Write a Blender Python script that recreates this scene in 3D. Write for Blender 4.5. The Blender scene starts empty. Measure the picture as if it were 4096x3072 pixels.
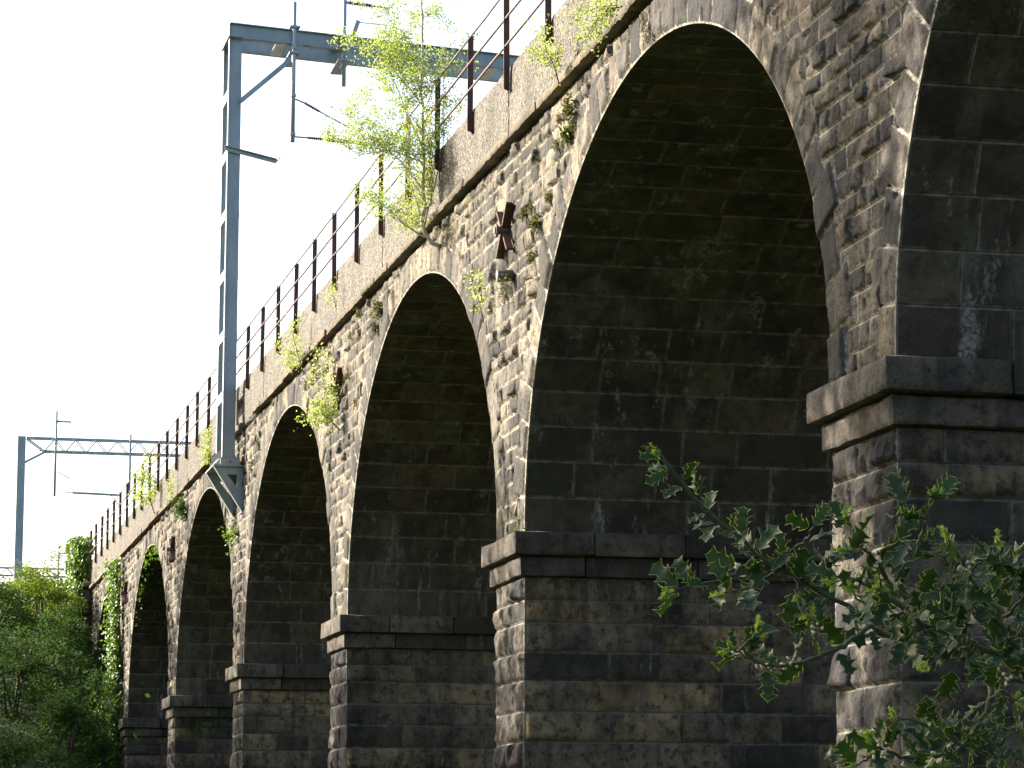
import bpy, math, random
import numpy as np
from mathutils import Vector, Matrix

sc = bpy.context.scene
R = math.radians
# ------------------------------------------------------------------ camera
F_PX, YAW, PITCH, ROLL = 11837.8, 0.2181, 0.156428, 0.0025     # measured on the 4096 x 3072 photograph
def cam_basis():
    cy, sy, cp, sp = math.cos(YAW), math.sin(YAW), math.cos(PITCH), math.sin(PITCH)
    f = np.array([sy*cp, cy*cp, sp]); r = np.array([cy, -sy, 0.0]); u = np.cross(r, f)
    cr, sr = math.cos(ROLL), math.sin(ROLL)
    return cr*r + sr*u, -sr*r + cr*u, f
CR, CU, CF = cam_basis()
cam = bpy.data.cameras.new("camera"); co = bpy.data.objects.new("camera", cam); sc.collection.objects.link(co)
cam.sensor_width = 36; cam.lens = F_PX/4096*36; cam.clip_start = 0.1; cam.clip_end = 3000
co.matrix_world = Matrix(((CR[0], CU[0], -CF[0], 0), (CR[1], CU[1], -CF[1], 0), (CR[2], CU[2], -CF[2], 0), (0, 0, 0, 1)))
sc.camera = co
def ray(px, py): return CF*F_PX + CR*(px-2048) - CU*(py-1536)
def at_x(px, py, X): d = ray(px, py); return d*X/d[0]           # point of the plane x = X
def at_y(px, py, Y): d = ray(px, py); return d*Y/d[1]           # point of the plane y = Y

# ------------------------------------------------------------------ light
SUN_EL, SUN_AZ = R(27), R(51)        # elevation; azimuth from +Y towards -X
SD = Vector((-math.sin(SUN_AZ)*math.cos(SUN_EL), math.cos(SUN_AZ)*math.cos(SUN_EL), math.sin(SUN_EL)))
sun = bpy.data.lights.new("sun", 'SUN'); so = bpy.data.objects.new("sun", sun); sc.collection.objects.link(so)
sun.energy = 4.7; sun.angle = R(0.53); sun.color = (1.0, 0.92, 0.78)
so.rotation_euler = SD.to_track_quat('Z', 'Y').to_euler(); so.location = (-20, 20, 40)
w = bpy.data.worlds.new("World"); sc.world = w; w.use_nodes = True
wn = w.node_tree.nodes; wl = w.node_tree.links
sky = wn.new('ShaderNodeTexSky'); sky.sky_type = 'NISHITA'; sky.sun_disc = False
sky.sun_elevation = SUN_EL; sky.sun_rotation = -SUN_AZ; sky.dust_density = 5.0; sky.air_density = 1.0; sky.ozone_density = 1.0; sky.altitude = 100
bg = wn['Background']; bg.inputs['Strength'].default_value = 0.12
wl.new(sky.outputs[0], bg.inputs[0])
sc.view_settings.view_transform = 'Standard'; sc.view_settings.look = 'None'
sc.view_settings.exposure = 1.9; sc.view_settings.gamma = 1.0
sc.cycles.max_bounces = 6; sc.cycles.diffuse_bounces = 3; sc.cycles.transmission_bounces = 4; sc.cycles.transparent_max_bounces = 4
sc.cycles.caustics_reflective = False; sc.cycles.caustics_refractive = False

# ------------------------------------------------------------------ helpers
def hash3(i, j, k, seed):
    h = (i*374761393 + j*668265263 + k*2147483647 + seed*974634777) & 0xFFFFFFFF
    h = ((h ^ (h >> 13))*1274126177) & 0xFFFFFFFF
    h = ((h ^ (h >> 15))*2246822519) & 0xFFFFFFFF
    return ((h ^ (h >> 16)) & 0xFFFFFF)/float(0xFFFFFF)
def vnoise(p, seed=0):
    q = np.floor(p).astype(np.int64); f = p-q; f = f*f*(3-2*f); r = 0
    for a in (0, 1):
        for b in (0, 1):
            for c in (0, 1):
                wgt = (f[:, 0] if a else 1-f[:, 0])*(f[:, 1] if b else 1-f[:, 1])*(f[:, 2] if c else 1-f[:, 2])
                r = r + wgt*hash3(q[:, 0]+a, q[:, 1]+b, q[:, 2]+c, seed)
    return r
def fbm(p, seed=0, octv=3):
    r = 0; amp = 1; tot = 0
    for o in range(octv):
        r = r + amp*vnoise(p*(2.03**o), seed+o*17); tot += amp; amp *= .5
    return r/tot
def smooth(x): x = np.clip(x, 0, 1); return x*x*(3-2*x)

def mesh_obj(name, V, faces, mat, parent=None, attrs=None, shade=True, mats=None, mat_idx=None):
    V = np.asarray(V, dtype=np.float32)
    me = bpy.data.meshes.new(name)
    if isinstance(faces, np.ndarray):
        n = len(faces); k = faces.shape[1]; loops = faces.ravel().astype(np.int32)
        starts = np.arange(0, n*k, k, dtype=np.int32); tot = np.full(n, k, dtype=np.int32)
    else:
        n = len(faces); tot = np.array([len(f) for f in faces], dtype=np.int32)
        loops = np.array([i for f in faces for i in f], dtype=np.int32)
        starts = np.concatenate([[0], np.cumsum(tot)[:-1]]).astype(np.int32)
    me.vertices.add(len(V)); me.vertices.foreach_set('co', V.ravel())
    me.loops.add(len(loops)); me.loops.foreach_set('vertex_index', loops)
    me.polygons.add(n); me.polygons.foreach_set('loop_start', starts); me.polygons.foreach_set('loop_total', tot)
    me.polygons.foreach_set('use_smooth', np.full(n, bool(shade)))
    for k_, (dom, arr) in (attrs or {}).items():
        at = me.attributes.new(k_, 'FLOAT', dom); at.data.foreach_set('value', np.asarray(arr, dtype=np.float32))
    for m in (mats or [mat]): me.materials.append(m)
    if mat_idx is not None: me.polygons.foreach_set('material_index', np.asarray(mat_idx, dtype=np.int32))
    me.update(calc_edges=True); me.validate()
    o = bpy.data.objects.new(name, me); sc.collection.objects.link(o)
    if parent: o.parent = parent
    return o
def tag(o, label=None, cat=None, group=None, kind=None):
    if label: o['label'] = label
    if cat: o['category'] = cat
    if group: o['group'] = group
    if kind: o['kind'] = kind
    return o
def empty(name, loc=(0, 0, 0)):
    o = bpy.data.objects.new(name, None); sc.collection.objects.link(o); o.location = loc; o.empty_display_size = .3
    return o

class MB:
    """collects boxes, tubes and prisms in world space; built relative to the parent's location"""
    def __init__(s): s.V = []; s.F = []
    def add(s, vs, fs):
        b = len(s.V); s.V += [tuple(v) for v in vs]; s.F += [tuple(b+i for i in f) for f in fs]
    def box(s, x0, x1, y0, y1, z0, z1):
        s.add([(x0,y0,z0),(x1,y0,z0),(x1,y1,z0),(x0,y1,z0),(x0,y0,z1),(x1,y0,z1),(x1,y1,z1),(x0,y1,z1)],
              [(0,3,2,1),(4,5,6,7),(0,1,5,4),(1,2,6,5),(2,3,7,6),(3,0,4,7)])
    def bar(s, a, b, wd, th, up=(0, 0, 1)):
        a = np.array(a, float); b = np.array(b, float); d = b-a; d /= np.linalg.norm(d)
        u = np.array(up, float); sd = np.cross(d, u)
        if np.linalg.norm(sd) < 1e-4: sd = np.cross(d, (1, 0, 0))
        sd /= np.linalg.norm(sd); u = np.cross(sd, d)
        vs = []
        for p in (a, b):
            for i, j in ((-1,-1),(1,-1),(1,1),(-1,1)): vs.append(p+sd*i*wd/2+u*j*th/2)
        s.add(vs, [(3,2,1,0),(4,5,6,7),(0,1,5,4),(1,2,6,5),(2,3,7,6),(3,0,4,7)])
    def tube(s, pts, rad, n=8):
        pts = [np.array(p, float) for p in pts]
        if not hasattr(rad, '__len__'): rad = [rad]*len(pts)
        b = len(s.V); u = None
        for i, p in enumerate(pts):
            d = pts[min(i+1, len(pts)-1)]-pts[max(i-1, 0)]; d = d/(np.linalg.norm(d)+1e-9)
            if u is None: u = np.cross(d, (0.3, 0.5, 0.81)); 
            u = u-d*np.dot(u, d); u /= (np.linalg.norm(u)+1e-9); v = np.cross(d, u)
            for k in range(n):
                a = 2*math.pi*k/n; s.V.append(tuple(p+rad[i]*(math.cos(a)*u+math.sin(a)*v)))
        for i in range(len(pts)-1):
            for k in range(n):
                k2 = (k+1) % n; s.F.append((b+i*n+k, b+i*n+k2, b+(i+1)*n+k2, b+(i+1)*n+k))
        s.F.append(tuple(b+k for k in range(n))[::-1]); s.F.append(tuple(b+(len(pts)-1)*n+k for k in range(n)))
    def isect(s, a, b, wd, ht, t, up):
        """I section from a to b: flanges of width wd across, ht between them along up"""
        a = np.array(a, float); b = np.array(b, float); d = b-a; d /= np.linalg.norm(d); u = np.array(up, float)
        u -= d*np.dot(u, d); u /= np.linalg.norm(u)
        s.bar(a+u*(ht/2-t/2), b+u*(ht/2-t/2), wd, t, u); s.bar(a-u*(ht/2-t/2), b-u*(ht/2-t/2), wd, t, u)
        s.bar(a+d*.0015, b-d*.0015, t, ht-2*t-.001, u)
    def build(s, name, mat, parent=None, shade=False):
        V = np.array(s.V, dtype=np.float32)
        if parent is not None: V = V-np.array(parent.matrix_basis.translation if parent.parent is None else (parent.parent.matrix_basis.translation+parent.matrix_basis.translation), dtype=np.float32)
        return mesh_obj(name, V, s.F, mat, parent, shade=shade)

# ---- materials
def new_mat(name):
    m = bpy.data.materials.new(name); m.use_nodes = True; nt = m.node_tree; N = nt.nodes; L = nt.links
    return m, N, L, N['Principled BSDF']
def nd(N, t, **kw):
    n = N.new(t)
    for k, v in kw.items():
        if k in n.inputs.keys(): n.inputs[k].default_value = v
        else: setattr(n, k, v)
    return n
def pos(N, L, scale=(1, 1, 1)):
    g = N.new('ShaderNodeNewGeometry'); mp = N.new('ShaderNodeMapping'); mp.inputs['Scale'].default_value = scale
    L.new(g.outputs['Position'], mp.inputs['Vector']); return mp.outputs[0]
def noise(N, L, vec, scale, detail=4, rough=.55):
    n = N.new('ShaderNodeTexNoise'); n.inputs['Scale'].default_value = scale; n.inputs['Detail'].default_value = detail; n.inputs['Roughness'].default_value = rough
    L.new(vec, n.inputs['Vector']); return n.outputs['Fac']
def ramp(N, L, fac, stops):
    r = N.new('ShaderNodeValToRGB'); e = r.color_ramp.elements
    while len(e) < len(stops): e.new(.5)
    for i, (p_, c) in enumerate(stops):
        e[i].position = p_; e[i].color = (c[0], c[1], c[2], 1) if hasattr(c, '__len__') else (c, c, c, 1)
    L.new(fac, r.inputs[0]); return r.outputs[0]
def mix(N, L, fac, a, b, mode='MIX'):
    m = N.new('ShaderNodeMix'); m.data_type = 'RGBA'; m.blend_type = mode
    for sck, v in ((m.inputs[0], fac), (m.inputs[6], a), (m.inputs[7], b)):
        if hasattr(v, 'links') or hasattr(v, 'is_output'): L.new(v, sck)
        elif hasattr(v, '__len__'): sck.default_value = (v[0], v[1], v[2], 1)
        else: sck.default_value = v
    return m.outputs[2]
def attr(N, name):
    a = N.new('ShaderNodeAttribute'); a.attribute_name = name; return a.outputs['Fac']
def bump(N, L, h, strength, dist, prev=None):
    b = N.new('ShaderNodeBump'); b.inputs['Strength'].default_value = strength; b.inputs['Distance'].default_value = dist
    L.new(h, b.inputs['Height'])
    if prev: L.new(prev, b.inputs['Normal'])
    return b.outputs[0]

def mulf(N, L, a, k):
    m_ = N.new('ShaderNodeMath'); m_.operation = 'MULTIPLY'; L.new(a, m_.inputs[0]); m_.inputs[1].default_value = k; return m_.outputs[0]
def mul2(N, L, a, b):
    m_ = N.new('ShaderNodeMath'); m_.operation = 'MULTIPLY'; L.new(a, m_.inputs[0]); L.new(b, m_.inputs[1]); return m_.outputs[0]
def stone_mat(name, cols, soot, soot_lo, soot_hi, mortar, green=0.0, streak=0.0, pit=1.0, leach=0.0, rough=.95, blot=.3, lt=.635, brown=0.0, smear=.05, soft=1.0):
    m, N, L, P = new_mat(name); v = pos(N, L)
    c = ramp(N, L, attr(N, 'tint'), cols)
    n2 = noise(N, L, v, 5.0, 5, .6)
    c = mix(N, L, ramp(N, L, n2, [(.3, .0), (.75, .55)]), c, (cols[0][1][0]*.75, cols[0][1][1]*.75, cols[0][1][2]*.75))
    n3 = noise(N, L, v, 38.0, 3, .7)
    c = mix(N, L, ramp(N, L, n3, [(.35, .0), (.7, .5)]), c, mix(N, L, .5, c, (.02, .018, .016)))
    # soot and weather staining, big soft patches broken by finer noise
    n1 = noise(N, L, v, .8, 6, .68)
    sm = ramp(N, L, n1, [(soot_lo, 0.0), (soot_hi, soft)])
    c = mix(N, L, sm, c, soot)
    if brown:
        nb_ = noise(N, L, pos(N, L, (1, 1, 1.6)), 1.7, 6, .7); c = mix(N, L, ramp(N, L, nb_, [(.48, 0.0), (.66, brown)]), c, (.13, .108, .072))
        nw = noise(N, L, pos(N, L, (1.5, 1.5, .16)), 1.0, 5, .65); c = mix(N, L, ramp(N, L, nw, [(.5, 0.0), (.68, .6)]), c, (.19, .175, .145))
    if streak:
        ns = noise(N, L, pos(N, L, (5.0, 5.0, .45)), 1.0, 4, .6)
        c = mix(N, L, ramp(N, L, ns, [(.50, 0.0), (.72, streak)]), c, soot)
    if green:
        ng = noise(N, L, v, 1.1, 5, .6)
        c = mix(N, L, ramp(N, L, ng, [(.5, 0.0), (.72, green)]), c, (.045, .055, .018))
    # pock marks and small cavities
    vp = N.new('ShaderNodeTexVoronoi'); vp.inputs['Scale'].default_value = 15; L.new(pos(N, L, (1, 1, .55)), vp.inputs['Vector'])
    npk = noise(N, L, v, 2.6, 3, .6)
    pk = N.new('ShaderNodeMath'); pk.operation = 'SUBTRACT'; L.new(ramp(N, L, npk, [(.42, .0), (.75, .34)]), pk.inputs[0]); L.new(vp.outputs['Distance'], pk.inputs[1])
    pkm = ramp(N, L, pk.outputs[0], [(.0, 0.0), (.06, 1.0)])
    c = mix(N, L, mulf(N, L, pkm, .75*min(1, pit)), c, (.022, .02, .018))
    n4 = noise(N, L, v, 7.5, 6, .75)
    c = mix(N, L, mulf(N, L, ramp(N, L, n4, [(.50, 0.0), (.62, 1.0)]), blot), c, soot)
    nm = noise(N, L, v, 9.0, 3, .6)
    # smeared pointing: within a ragged distance of each stone's edge
    ne = N.new('ShaderNodeMath'); ne.operation = 'MULTIPLY_ADD'; L.new(noise(N, L, v, 16, 5, .7), ne.inputs[0]); ne.inputs[1].default_value = -smear; L.new(attr(N, 'ed'), ne.inputs[2])
    em = ramp(N, L, ne.outputs[0], [(.0, 1.0), (.012, .0)])
    of = N.new('ShaderNodeMath'); of.operation = 'ADD'; L.new(ne.outputs[0], of.inputs[0]); of.inputs[1].default_value = smear*.5-.013
    em = ramp(N, L, of.outputs[0], [(.0, 1.0), (.009, .0)])
    mm = mul2(N, L, em, ramp(N, L, nm, [(.38, .2), (.60, 1.0)]))
    c = mix(N, L, mm, c, mortar)
    if leach:
        nl = noise(N, L, pos(N, L, (3.2, 3.2, .5)), 1.0, 6, .75)
        c = mix(N, L, ramp(N, L, nl, [(lt, 0.0), (lt+.09, leach)]) if False else mul2(N, L, ramp(N, L, nl, [(lt, 0.0), (lt+.07, leach)]), ramp(N, L, noise(N, L, v, 24, 4, .7), [(.42, .1), (.58, 1.0)])), c, (.34, .33, .30))
    L.new(c, P.inputs['Base Color']); P.inputs['Roughness'].default_value = rough; P.inputs['Specular IOR Level'].default_value = .25
    vo = N.new('ShaderNodeTexVoronoi'); vo.inputs['Scale'].default_value = 22; L.new(v, vo.inputs['Vector'])
    pits = ramp(N, L, vo.outputs['Distance'], [(.12, 0.0), (.38, 1.0)])
    b = bump(N, L, pits, .35*pit, .010)
    inv = N.new('ShaderNodeMath'); inv.operation = 'SUBTRACT'; inv.inputs[0].default_value = 1; L.new(pkm, inv.inputs[1]); b = bump(N, L, inv.outputs[0], .8*pit, .02, b)
    b = bump(N, L, n3, .7, .014, b); b = bump(N, L, n2, .6, .03, b); b = bump(N, L, n4, .9*min(1, pit), .035, b)
    L.new(b, P.inputs['Normal'])
    return m
M = {}
M['front'] = stone_mat('weathered_sandstone', [(0, (.045, .044, .046)), (.3, (.12, .108, .096)), (.65, (.255, .222, .178)), (1, (.40, .33, .235))], (.032, .03, .031), .44, .60, (.50, .455, .37), green=.35, streak=.65, blot=.9, soft=.8)
M['pier'] = stone_mat('pier_sandstone', [(0, (.04, .04, .043)), (.45, (.11, .099, .09)), (1, (.29, .245, .185))], (.024, .024, .027), .42, .58, (.24, .225, .20), green=.15, streak=.6, blot=.8)
M['reveal'] = stone_mat('sooty_reveal_stone', [(0, (.07, .06, .052)), (.4, (.18, .147, .11)), (.75, (.32, .26, .185)), (1, (.52, .36, .18))], (.028, .025, .024), .46, .66, (.16, .15, .135), green=.3, streak=.85, pit=.6, leach=.6, blot=.85, lt=.60)
M['vault'] = stone_mat('sooty_vault_stone', [(0, (.072, .058, .045)), (.6, (.112, .090, .066)), (1, (.22, .17, .115))], (.034, .028, .026), .45, .68, (.21, .185, .15), green=.4, streak=.7, pit=.3, leach=.8, blot=.55, lt=.575, brown=.75, smear=.026)
M['impost'] = stone_mat('impost_stone', [(0, (.08, .07, .06)), (1, (.26, .22, .175))], (.034, .031, .031), .45, .70, (.2, .2, .2), green=.3, streak=.75, pit=1, leach=.6, blot=.75, lt=.60)
M['string'] = stone_mat('string_stone', [(0, (.10, .085, .068)), (1, (.25, .20, .14))], (.045, .04, .035), .48, .7, (.2, .2, .2), green=.3, pit=.8)

def parapet_mat():
    m, N, L, P = new_mat('roughcast_concrete'); v = pos(N, L)
    n1 = noise(N, L, v, 1.3, 5, .6); c = ramp(N, L, n1, [(.3, (.065, .062, .056)), (.55, (.105, .098, .086)), (.75, (.175, .162, .138))])
    vo = N.new('ShaderNodeTexVoronoi'); vo.inputs['Scale'].default_value = 34; L.new(v, vo.inputs['Vector'])
    sp = ramp(N, L, vo.outputs['Color'], [(.25, .0), (.8, 1.0)])
    c = mix(N, L, sp, mix(N, L, .5, c, (.03, .028, .025)), mix(N, L, .35, c, (.36, .32, .27)))
    ns = noise(N, L, pos(N, L, (4, 4, .5)), 1.0, 4, .6)
    c = mix(N, L, ramp(N, L, ns, [(.5, 0.0), (.75, .7)]), c, (.07, .062, .052))
    L.new(c, P.inputs['Base Color']); P.inputs['Roughness'].default_value = .95; P.inputs['Specular IOR Level'].default_value = .2
    b = bump(N, L, vo.outputs['Distance'], .9, .02); b = bump(N, L, noise(N, L, v, 14, 4, .6), .6, .02, b); L.new(b, P.inputs['Normal'])
    return m
M['parapet'] = parapet_mat()
def metal_mat(name, c0, c1, metallic, rough, scale=3.0):
    m, N, L, P = new_mat(name); v = pos(N, L, (1, 1, .4))
    n1 = noise(N, L, v, scale, 5, .65); c = ramp(N, L, n1, [(.3, c0), (.7, c1)])
    L.new(c, P.inputs['Base Color']); P.inputs['Metallic'].default_value = metallic; P.inputs['Roughness'].default_value = rough
    L.new(bump(N, L, noise(N, L, pos(N, L), scale*12, 4, .7), .25, .004), P.inputs['Normal'])
    return m
M['steel'] = metal_mat('galvanised_steel', (.20, .245, .27), (.29, .335, .355), .25, .55)
M['rust'] = metal_mat('rusty_iron', (.045, .022, .018), (.12, .055, .035), 0, .85, 12)
M['rustrail'] = metal_mat('rusty_rail_iron', (.10, .06, .055), (.2, .13, .115), 0, .8, 12)
M['plate'] = metal_mat('bare_steel_plate', (.45, .46, .47), (.6, .6, .6), .2, .5)
M['dark'] = metal_mat('dark_paint', (.02, .02, .02), (.03, .03, .03), 0, .8)
M['ceram'] = metal_mat('brown_insulator', (.10, .06, .05), (.15, .09, .07), 0, .3)
M['cab'] = metal_mat('cabinet_paint', (.13, .17, .15), (.17, .21, .18), 0, .6)
M['pipe'] = metal_mat('clay_pipe', (.05, .055, .055), (.12, .12, .115), 0, .7, 10)
def leaf_mat(name, c0, c1, trans, rough=.5, spec=.3, scale=3.0):
    m, N, L, P = new_mat(name); g = N.new('ShaderNodeNewGeometry')
    rnd = attr(N, 'rnd')
    c = ramp(N, L, rnd, [(0, c0), (1, c1)])
    c = mix(N, L, ramp(N, L, noise(N, L, pos(N, L), scale, 3, .6), [(.35, 0.0), (.7, .5)]), c, (c0[0]*.7, c0[1]*.7, c0[2]*.7))
    L.new(c, P.inputs['Base Color']); P.inputs['Roughness'].default_value = rough; P.inputs['Specular IOR Level'].default_value = spec
    t = N.new('ShaderNodeBsdfTranslucent'); L.new(mix(N, L, .5, c, (c1[0]*1.5, c1[1]*1.5, c1[2]*.8)), t.inputs['Color'])
    ms = N.new('ShaderNodeMixShader'); ms.inputs[0].default_value = trans
    L.new(P.outputs[0], ms.inputs[1]); L.new(t.outputs[0], ms.inputs[2]); L.new(ms.outputs[0], N['Material Output'].inputs[0])
    return m
M['birch'] = leaf_mat('birch_leaf', (.20, .28, .06), (.38, .45, .14), .5)
M['shrub'] = leaf_mat('shrub_leaf', (.02, .048, .014), (.065, .125, .027), .3, .75, .12, .7)
M['shrub_lit'] = leaf_mat('sunlit_shrub_leaf', (.07, .12, .015), (.19, .26, .035), .4, .75, .12, .7)  # lighter leaf that puts the hilltop sunlight into the colour
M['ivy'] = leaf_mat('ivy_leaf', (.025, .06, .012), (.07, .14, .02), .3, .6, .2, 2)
M['ivy_y'] = leaf_mat('young_sunlit_ivy_leaf', (.06, .13, .01), (.12, .22, .02), .4, .4, .4, 2)  # young leaf tone, also paints the sunlight on the mantle and heap
M['moss'] = leaf_mat('moss', (.05, .055, .015), (.12, .13, .03), .25)
M['tree'] = leaf_mat('tree_leaf', (.03, .07, .012), (.08, .14, .03), .3, .5, .3, .5)
M['holly'] = leaf_mat('holly_leaf', (.010, .028, .007), (.024, .058, .011), .22, .42, .25, 20)
M['holly_lit_rim'] = leaf_mat('holly_backlit_margin', (.15, .19, .05), (.24, .27, .09), .35, .4, .3, 20)  # backlight on the leaf edges, painted as a pale margin colour
M['holly_new'] = leaf_mat('holly_young_leaf', (.11, .19, .03), (.22, .31, .06), .4, .35, .4, 20)
M['blossom'] = leaf_mat('blossom', (.42, .40, .24), (.62, .6, .42), .2)
def bark_mat(name, a, b, sc_=9):
    m, N, L, P = new_mat(name); c = ramp(N, L, noise(N, L, pos(N, L, (1, 1, .5)), sc_, 5, .7), [(.35, a), (.65, b)])
    L.new(c, P.inputs['Base Color']); P.inputs['Roughness'].default_value = .85
    L.new(bump(N, L, noise(N, L, pos(N, L), sc_*4, 4, .7), .5, .01), P.inputs['Normal']); return m
M['bark'] = bark_mat('bark', (.06, .05, .035), (.14, .12, .09))
M['birchbark'] = bark_mat('birch_bark', (.3, .24, .18), (.72, .67, .58), 14)
M['twig'] = bark_mat('twig_bark', (.09, .05, .03), (.16, .10, .06), 20)
M['hollybark'] = bark_mat('holly_bark', (.03, .035, .02), (.07, .09, .035), 30)
def ground_mat():
    m, N, L, P = new_mat('ground_earth'); c = ramp(N, L, noise(N, L, pos(N, L), .5, 8, .65), [(.3, (.03, .028, .015)), (.5, (.035, .055, .018)), (.75, (.06, .08, .03))])
    L.new(c, P.inputs['Base Color']); P.inputs['Roughness'].default_value = 1
    L.new(bump(N, L, noise(N, L, pos(N, L), 6, 6, .7), .8, .1), P.inputs['Normal']); return m
M['ground'] = ground_mat()
M['ballast'] = bark_mat('ballast', (.08, .075, .07), (.2, .19, .17), 12)

# ------------------------------------------------------------------ the viaduct
XF, XB = 7.7, 16.4                      # outer faces
Y1, BAY, PW = 21.167, 12.8686, 1.527    # near corner of the nearest pier in view, bay, pier width
ZS, AA, BB = 3.72, (12.8686-1.527)/2, 4.38   # springing, semi axes of the arch
RING = .47
NP = 7
def pier_y(n): return Y1+(n-1)*BAY      # n = 0 .. 7 ; 7 is the abutment
def arch_c(n): return pier_y(n)+PW+AA   # arch beyond pier n
GZ = -1.6

class Stones:
    """rectangular stones in a (u, v) surface frame; each a bulged, roughened patch with its recessed joint"""
    def __init__(s): s.U=[]; s.V=[]; s.ED=[]; s.SH=[]; s.F=[]; s.T=[]; s.Mo=[]; s.n=0; s.TI=[]; s.rr=random.Random(99)
    def stone(s, u0, u1, v0, v1, cell, joint, tint, hb):
        du, dv = u1-u0, v1-v0
        if du < 3*joint or dv < 3*joint: return
        def axis(a, b):
            L_ = b-a; j = min(joint, L_*.12); j2 = min(joint*2.6, L_*.3); k = max(1, int(math.ceil((L_-2*j2)/cell)))
            inner = np.linspace(a+j2, b-j2, k+1); return np.concatenate([[a, a+j], inner, [b-j, b]])
        us, vs = axis(u0, u1), axis(v0, v1); nu, nv = len(us), len(vs)
        UU, VV = np.meshgrid(us, vs, indexing='ij')
        e = np.minimum(np.minimum(UU-u0, u1-UU), np.minimum(VV-v0, v1-VV))
        s.U.append(UU.ravel()); s.V.append(VV.ravel()); s.ED.append(e.ravel()); s.SH.append(np.full(nu*nv, hb))
        lu = (UU-(u0+u1)/2)/(du/2); lv = (VV-(v0+v1)/2)/(dv/2); q = s.rr
        pl = []
        for _ in range(3):      # a few cleft planes, the lowest one wins
            a_ = q.random()*6.283; pl.append(1.0+.5*q.random()-(math.cos(a_)*lu+math.sin(a_)*lv)*(.25+.75*q.random()))
        s.TI.append(np.clip(np.minimum(np.minimum(pl[0], pl[1]), pl[2]), 0.05, 1.7).ravel())
        i = np.arange(nu*nv).reshape(nu, nv)
        f = np.stack([i[:-1, :-1].ravel(), i[1:, :-1].ravel(), i[1:, 1:].ravel(), i[:-1, 1:].ravel()], 1)+s.n
        s.F.append(f); s.T.append(np.full(len(f), tint))
        mo = np.zeros((nu-1, nv-1)); mo[0, :] = mo[-1, :] = 1; mo[:, 0] = mo[:, -1] = 1
        s.Mo.append(mo.ravel()); s.n += nu*nv
    def arrays(s): s.tilt = np.concatenate(s.TI); return tuple(np.concatenate(a) for a in (s.U, s.V, s.ED, s.SH))
    def build(s, name, P, mat, parent, flip=False):
        F_ = np.concatenate(s.F)
        if flip: F_ = F_[:, ::-1]
        base = np.array(parent.location if parent.parent is None else (0, 0, 0))
        return mesh_obj(name, P-base, F_, mat, parent, attrs={'tint': ('FACE', np.concatenate(s.T)), 'ed': ('POINT', np.concatenate(s.ED))})
def height(U, V, ED, SH, joint, bev, rough, seed, pit=.0, tilt=1.0):
    """outward height of a stone's surface above the wall plane"""
    e = smooth((ED-joint*.9)/bev)
    p = np.stack([U*3.2, V*3.2, SH*211.0], 1)
    big = fbm(p, seed, 2); p2 = np.stack([U*12, V*12, SH*97.0], 1); mid = fbm(p2, seed+5, 4)
    h = SH*e*(.25+.9*big)*tilt+rough*(mid-.5)*2*np.clip(e*1.2, 0, 1)
    h += rough*.9*(1-2*np.abs(fbm(np.stack([U*6.5, V*6.5, SH*131.0], 1), seed+3, 3)-.5)*2.2)*e*np.clip(SH/.04, 0, 1)
    h += .0055*(vnoise(np.stack([U*34, V*34, SH*17], 1), seed+11)+.6*vnoise(np.stack([U*61, V*61, SH*17], 1), seed+12)-.8)*2*e*np.clip(SH/.02, 0, 1)
    if pit:
        ph = vnoise(np.stack([U*7+31, V*7, SH*53], 1), seed+9); h -= pit*smooth((ph-.8)/.12)*e
    h += np.where(ED < joint*.5, -.012, 0)
    return h

via = tag(empty('stone_viaduct', (XF, 0, GZ)), 'long sooty sandstone railway viaduct of tall round arches receding to the left', 'viaduct')
rng = random.Random(7)
def tint(r, lo=.15, hi=1.0, p=.8): return min(1, max(0, lo+(hi-lo)*r.random()**p))

def fill_courses(S, u0, u1, vs, lmin, lmax, cellf, joint, hb, r, skip=None, tlo=.1, thi=1.0):
    for k in range(len(vs)-1):
        u = u0-(r.random()*lmax*.6 if k % 2 else 0); first = True
        while u < u1:
            L_ = lmin+(lmax-lmin)*r.random(); un = u+L_
            if un > u1-lmin*.5: un = u1
            a = max(u, u0); b = min(un, u1)
            if b-a > .05 and not (skip and skip(a, b, vs[k], vs[k+1])):
                S.stone(a, b, vs[k], vs[k+1], cellf((a+b)/2), joint, tint(r, tlo, thi), hb*(.35+r.random()**2*1.9))
            u = un

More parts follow.
